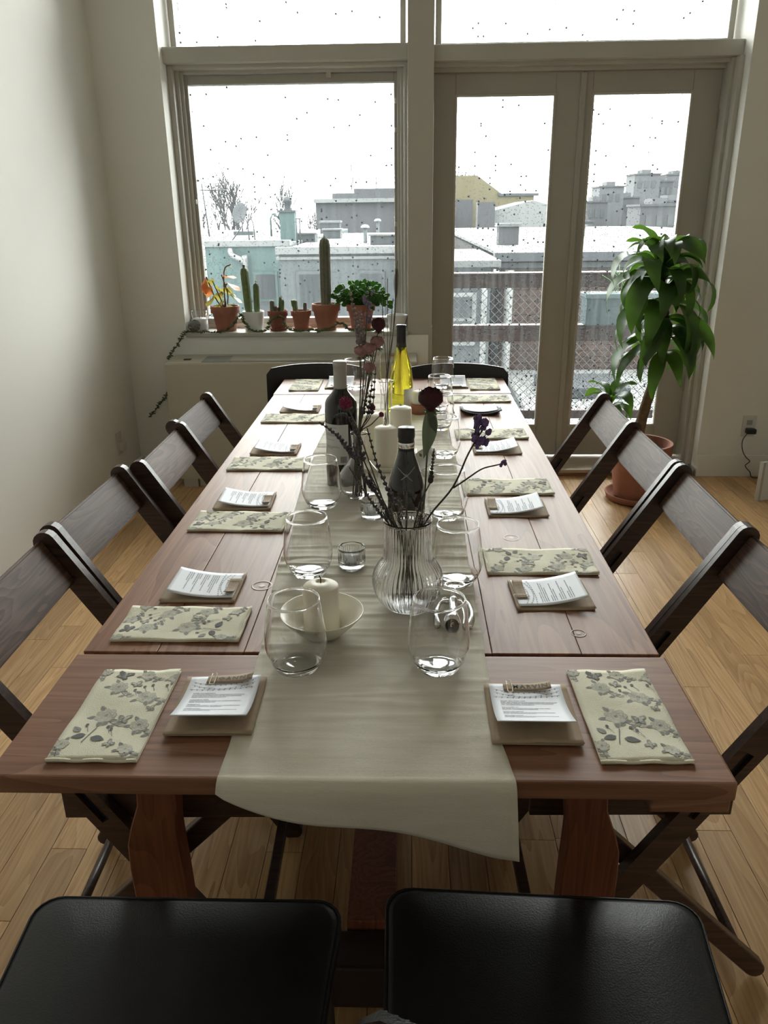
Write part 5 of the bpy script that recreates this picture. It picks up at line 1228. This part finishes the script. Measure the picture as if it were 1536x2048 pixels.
LV = [(-.085, 0, .275, .030, 1.0, 2.9, 1), (-.095, .0, .25, .026, 1.3, 2.6, 1), (-.06, 0, .265, .028, .3, 2.2, 0), (-.04, 0, .235, .030, .6, .4, 0), (-.05, 0, .18, .032, .5, 2.9, 0), (0, 0, .28, .032, -.2, .2, 1), (.02, 0, .25, .036, .2, -.1, 1), (-.01, 0, .22, .034, .2, 1.2, 0), (.03, 0, .19, .034, .3, .2, 0), (.0, 0, .16, .03, .4, 3.5, 0), (.02, 0, .14, .028, .6, -.6, 0), (-.03, 0, .14, .028, .5, 2.4, 0), (.02, 0, .225, .030, .5, .5, 0), (.045, 0, .33, .008, .3, .6, 0), (.03, 0, .315, .007, .3, 3, 0), (-.02, 0, .20, .03, .4, 2.2, 0), (-.07, 0, .23, .026, .9, 2.4, 1)]
for (x, y, z, R_, ti, az, mi) in LV:
    b = bm_new(); roundleaf(b, (x, y-.01, z), R_*1.18, ti+.35, az, 0); fin('leaf', b, (YLEAF, OLEAF)[mi], t)
# 2 white ribbed pot with two cacti
t = T('potted_cactus', 'two slim green column cacti in a white ribbed pot', 'potted plant', (-.757, SY, SZ))
b = bm_new(); lathe(b, [(0, .002), (.044, 0), (.047, .004), (.0565, .096), (.0555, .1), (.052, .098), (.050, .085), (0, .083)], 120, rib=lambda i, a: 1+(.012*cos(30*a) if 1 < i < 4 else 0)); fin('pot', b, WHITEC, t)
b = bm_new(); lathe(b, [(0, .086), (.050, .084)], 20); fin('soil', b, SOIL, t)
for nm, c, r_, h, le in (('tall', (-.022, 0, .08), .019, .245, (-.012, 0)), ('short', (.020, 0, .08), .0145, .165, (.004, 0))):
    b = bm_new(); column(b, c, r_, h, 9, le); cc = fin('cactus', b, CACT, t); b = bm_new(); spines(b, c, r_, h-.01, 9, le); o = fin('spines', b, SPINE, cc); o['kind'] = 'stuff'
    if nm == 'short':
        b = bm_new(); rose_bm(b, (c[0]+le[0], 0, c[2]+h+.004), .006, 3); fin('bud', b, SPINE, cc)
b = bm_new(); ball(b, (-.034, 0, .327), .009, (1, 1, .8), 1); fin('cactus_tip', b, BARK, t)
# 3 and 4 small pots
def smallpot(label, x, parts_, m=TERRD):
    t = T('potted_cactus', label, 'potted plant', (x, SY, SZ)); pot(t, .053, .098, m, saucer=True, z0=.004)
    for (c, r_, h, le, mm) in parts_:
        b = bm_new(); column(b, c, r_, h, 8, le); cc = fin('cactus', b, mm, t); b = bm_new(); spines(b, c, r_, h*.9, 8, le, .006, .004); o = fin('spines', b, SPINE, cc); o['kind'] = 'stuff'
    return t
smallpot('small terracotta pot with a clump of short brown-green cacti, saucer under it', -.628, [((-.026, 0, .085), .012, .07, (-.002, 0), CACTG), ((.012, .0, .085), .008, .088, (.006, 0), CACT), ((.024, 0, .085), .010, .075, (.004, 0), CACT), ((-.008, 0, .085), .006, .04, (0, 0), BARK), ((.006, -.01, .085), .006, .035, (0, 0), BARK)])
smallpot('small terracotta pot with two stubby cacti, fourth pot from the left', -.505, [((-.028, 0, .085), .013, .072, (-.004, 0), CACT), ((.022, 0, .085), .009, .058, (0, 0), CACTG), ((-.036, .0, .12), .011, .035, (-.004, 0), CACT)], TERRA)
# 5 tall column
t = T('potted_cactus', 'tallest ribbed grey-green column cactus in a terracotta pot', 'potted plant', (-.372, SY, SZ)); pot(t, .074, .135)
b = bm_new(); column(b, (.0, 0, .115), .026, .355, 10, (.004, 0)); cc = fin('cactus', b, CACTG, t); b = bm_new(); spines(b, (0, 0, .115), .026, .345, 10, (.004, 0), .0065, .0055, .0007); o = fin('spines', b, SPINE, cc); o['kind'] = 'stuff'
# 6 christmas cactus
t = T('potted_holiday_cactus', 'bushy bright green segmented cactus in terracotta pot, rightmost plant on the sill', 'potted plant', (-.190, SY, SZ)); pot(t, .074, .128, TERRA, saucer=True, z0=.004)
rr = random.Random(31)
for k in range(84):
    a = rr.uniform(0, 2*pi); p = Vector((.035*cos(a), .03*sin(a), .115)); el = rr.uniform(.3, 1.45); d_ = Vector((cos(a)*cos(el), sin(a)*cos(el)*.6, sin(el))); b = bm_new()
    for s in range(rr.choice((3, 4, 4))):
        L_ = .036; w = .0105; side = d_.cross(Vector((rr.uniform(-.3, .3), 1, .2))).normalized(); q = p+d_*L_
        ring = [p, p+d_*L_*.3+side*w, p+d_*L_*.75+side*w*1.1, q, p+d_*L_*.75-side*w*1.1, p+d_*L_*.3-side*w]; nn = side.cross(d_)*.002
        A = [b.verts.new(v+nn) for v in ring]; B = [b.verts.new(v-nn) for v in ring]; b.faces.new(A); b.faces.new(B[::-1])
        for i in range(6): b.faces.new((A[i], B[i], B[(i+1) % 6], A[(i+1) % 6]))
        p = q; d_ = (d_+Vector((rr.uniform(-.25, .25), rr.uniform(-.2, .2), -.22))).normalized()
    fin('leaf', b, LEAF2, t)
# jar, wicker ball, white bowl
plainvase('straight clear glass jar at the left end of the window sill', (-1.045, SY, SZ), [(.040, .001), (.042, .004), (.042, .098), (.041, .104)], .002, 'glass_jar', THING)
t = T('jar_lid_candle', 'white candle wax inside the clear jar on the sill', 'candle', (-1.045, SY, SZ+.008)); b = bm_new(); lathe(b, [(0, 0), (.037, 0), (.037, .055), (0, .055)], 28); fin('wax_body', b, WHITEC, t); b = bm_new(); tube(b, [(0, 0, .055), (0, 0, .066)], .0012, seg=5); fin('wick', b, WICK, t)
t = T('woven_ball', 'small grey woven wire ball at the left end of the sill', 'ornament', (-1.062, 4.145, SZ+.034)); b = bm_new(); rr = random.Random(5)
for k in range(14):
    M3 = Matrix.Rotation(rr.uniform(0, 3), 3, 'X') @ Matrix.Rotation(rr.uniform(0, 3), 3, 'Y'); tube(b, [M3 @ Vector((.031*cos(q*pi/9), .031*sin(q*pi/9), .004*sin(q))) for q in range(18)], .0018, seg=4, closed=True)
fin('wire_strands', b, METALD, t)
b = bm_new(); ball(b, (0, 0, 0), .024, sub=2); fin('core', b, mat('grey_felt', (.25, .26, .24), .8, var=.3, vscale=90), t)
t = T('white_bowl', 'white tapered bowl at the right end of the window sill', 'bowl', (.000, 4.19, SZ)); b = bm_new(); lathe(b, [(0, .002), (.038, 0), (.042, .003), (.056, .074), (.055, .077), (.052, .074), (.038, .008), (0, .006)], 36); fin('bowl_body', b, WHITEC, t)
# ivy garland
t = T('vine_garland', 'thin leafy vine garland woven along the sill pots and down the left wall', 'garland', (-.6, 4.13, SZ))
pts = [(.05, .075, .008), (-.02, .0, .03), (.10, -.0, .006), (.20, -.01, .03), (.16, .0, .004), (.30, -.012, .02), (.36, -.01, .07), (.41, .02, .085), (.47, .0, .03)]
pts = [(-.732, -.045, -.436), (-.675, -.045, -.372), (-.633, -.04, -.325), (-.603, -.02, -.25), (-.598, -.02, -.18), (-.601, -.025, -.132), (-.548, -.03, -.059), (-.49, -.03, .008), (-.40, -.01, .004), (-.30, -.012, .006), (-.24, -.012, .05), (-.21, -.005, .09), (-.19, .0, .05), (-.15, .0, .006), (-.08, -.005, .01), (-.05, .0, .06), (.0, .01, .075), (.03, .0, .02), (.09, -.012, .006), (.16, -.012, .012), (.20, -.012, .006), (.26, -.01, .02), (.31, -.01, .045), (.36, -.012, .012), (.42, .0, .004), (.50, .0, .01)]
pts = [(x, y-.004, z) for x, y, z in pts]
P_ = smooth_path(pts, 7); b = bm_new(); rr = random.Random(4); tube(b, [p+Vector((rr.uniform(-.004, .004), 0, rr.uniform(-.003, .003))) for p in P_], .0022, seg=5); fin('vine_stem', b, VINE, t, smooth=True)
b = bm_new()
for p in P_:
    for s in range(3):
        a = rr.uniform(0, 6.28); d_ = Vector((cos(a), -abs(sin(a))*.5, rr.uniform(-.4, .8))).normalized()*rr.uniform(.010, .020); blade(b, p, p+d_, .008, n=3)
o = fin('vine_leaves', b, VLEAF, t); o['kind'] = 'stuff'

# ================================================================== DRACAENA IN THE CORNER
t = T('potted_dracaena', 'tall dracaena with drooping dark green leaves in a terracotta pot by the glass door', 'potted plant', (1.195, 3.73, 0))
b = bm_new(); R_ = .150
lathe(b, [(0, .028), (R_*.66, .022), (R_*.70, .026), (R_*.92, .235), (R_*.92, .237), (R_*1.0, .239), (R_*1.01, .245), (R_*1.03, .29), (R_*1.01, .296), (R_*.93, .296), (R_*.90, .28), (R_*.86, .255), (0, .255)], 48); autosm(fin('pot', b, TERRA, t), 35)
b = bm_new(); lathe(b, [(0, 0), (R_*.78, 0), (R_*.93, .008), (R_*1.0, .036), (R_*.98, .04), (R_*.93, .036), (R_*.86, .015), (0, .014)], 48); fin('saucer', b, TERRA, t)
b = bm_new(); lathe(b, [(0, .262), (R_*.88, .256)], 24); fin('soil', b, SOIL, t)
cane = [Vector(p) for p in ((-.02, 0, .25), (-.005, 0, .42), (.035, .0, .62), (.055, 0, .78), (.045, 0, .92), (.015, 0, 1.06), (0, 0, 1.14))]
cp = smooth_path([tuple(p) for p in cane], 6); b = bm_new(); tube(b, cp, [.028-.016*k/len(cp)+.0012*(k % 2) for k in range(len(cp))], seg=12); fin('trunk', b, BARK, t)
cane2 = smooth_path([(-.06, -.02, .25), (-.14, -.02, .38), (-.17, -.02, .50)], 5); b = bm_new(); tube(b, cane2, [.012-.003*k/len(cane2) for k in range(len(cane2))], seg=8); fin('side_trunk', b, BARK, t)
def leafmesh(i, L_, W_, rise, droop, twist):
    b = bm_new(); rows = []; n = 14; r = random.Random(i); x = 0; z = 0; ang = rise; ds = L_/n
    for k in range(n+1):
        t_ = k/n; w = W_*.5*min(1, .28+1.9*t_)*(1-max(0, (t_-.55)/.45)**1.7)+.0004; tw = twist*t_; wav = .006*sin(t_*15+i)*t_
        cu, su = cos(tw), sin(tw)
        rows.append([b.verts.new((x-su*w*.0+.3*w*sin(ang)*-.0, -w*cu, z-w*su*1.0+w*.28+wav)), b.verts.new((x, 0, z)), b.verts.new((x, w*cu, z+w*su+w*.28-wav))])
        x += cos(ang)*ds; z += sin(ang)*ds; ang -= droop/n*(1+1.2*t_)
    for A, B in zip(rows, rows[1:]):
        for j in range(2): f = b.faces.new((A[j], A[j+1], B[j+1], B[j])); f.smooth = True
    me = bpy.data.meshes.new('leaf'); b.normal_update(); b.to_mesh(me); b.free(); me.materials.append(LEAF); return me
LM = [leafmesh(i, *a) for i, a in enumerate(((.33, .084, 1.15, 1.8, .5), (.36, .088, .9, 2.0, -.6), (.30, .080, .7, 2.2, .7), (.38, .092, .45, 1.7, -.4), (.25, .068, 1.25, 1.0, .4), (.34, .082, .1, 1.3, .6)))]
rr = random.Random(14)
def addleaf(p, az, me, sc=1.0, roll=0, pitch=0):
    o = bpy.data.objects.new('leaf', me); COL.objects.link(o); o.parent = t; o.location = p; o.rotation_euler = (roll, pitch, az); o.scale = (sc, sc, sc)
def at_c(f):
    k = f*(len(cp)-1); i = min(len(cp)-2, int(k)); return cp[i].lerp(cp[i+1], k-i)
k = 0
for f, n, ms, sc in ((1.0, 7, (4, 4, 0), .85), (.97, 8, (0, 4, 0), .95), (.93, 10, (0, 1, 4), 1.0), (.88, 11, (1, 0, 2), 1.0), (.82, 11, (1, 2, 3), 1.0), (.76, 11, (3, 2, 1), 1.0), (.69, 11, (2, 3, 1), .95), (.62, 12, (3, 5, 2), .95), (.56, 12, (3, 5, 3), .95), (.50, 11, (3, 5, 5), .95), (.44, 10, (5, 3, 5), .85)):
    for q in range(n):
        az = k*2.39996+rr.uniform(-.25, .25); k += 1
        y = sin(az)
        s_ = sc*rr.uniform(.85, 1.1)*(.72 if y > .3 else 1.0)*(.78 if cos(az) > .7 else 1)
        if y > .85 and f < .9: continue
        addleaf(at_c(f), az, LM[ms[q % len(ms)]], s_, rr.uniform(-.35, .35), rr.uniform(-.22, .22))
for q in range(11):
    addleaf(cane2[-1]-Vector((0, 0, .02*(q % 3))), q*2.4, LM[(4, 0, 2)[q % 3]], .62*rr.uniform(.85, 1.1), rr.uniform(-.2, .2), 0)
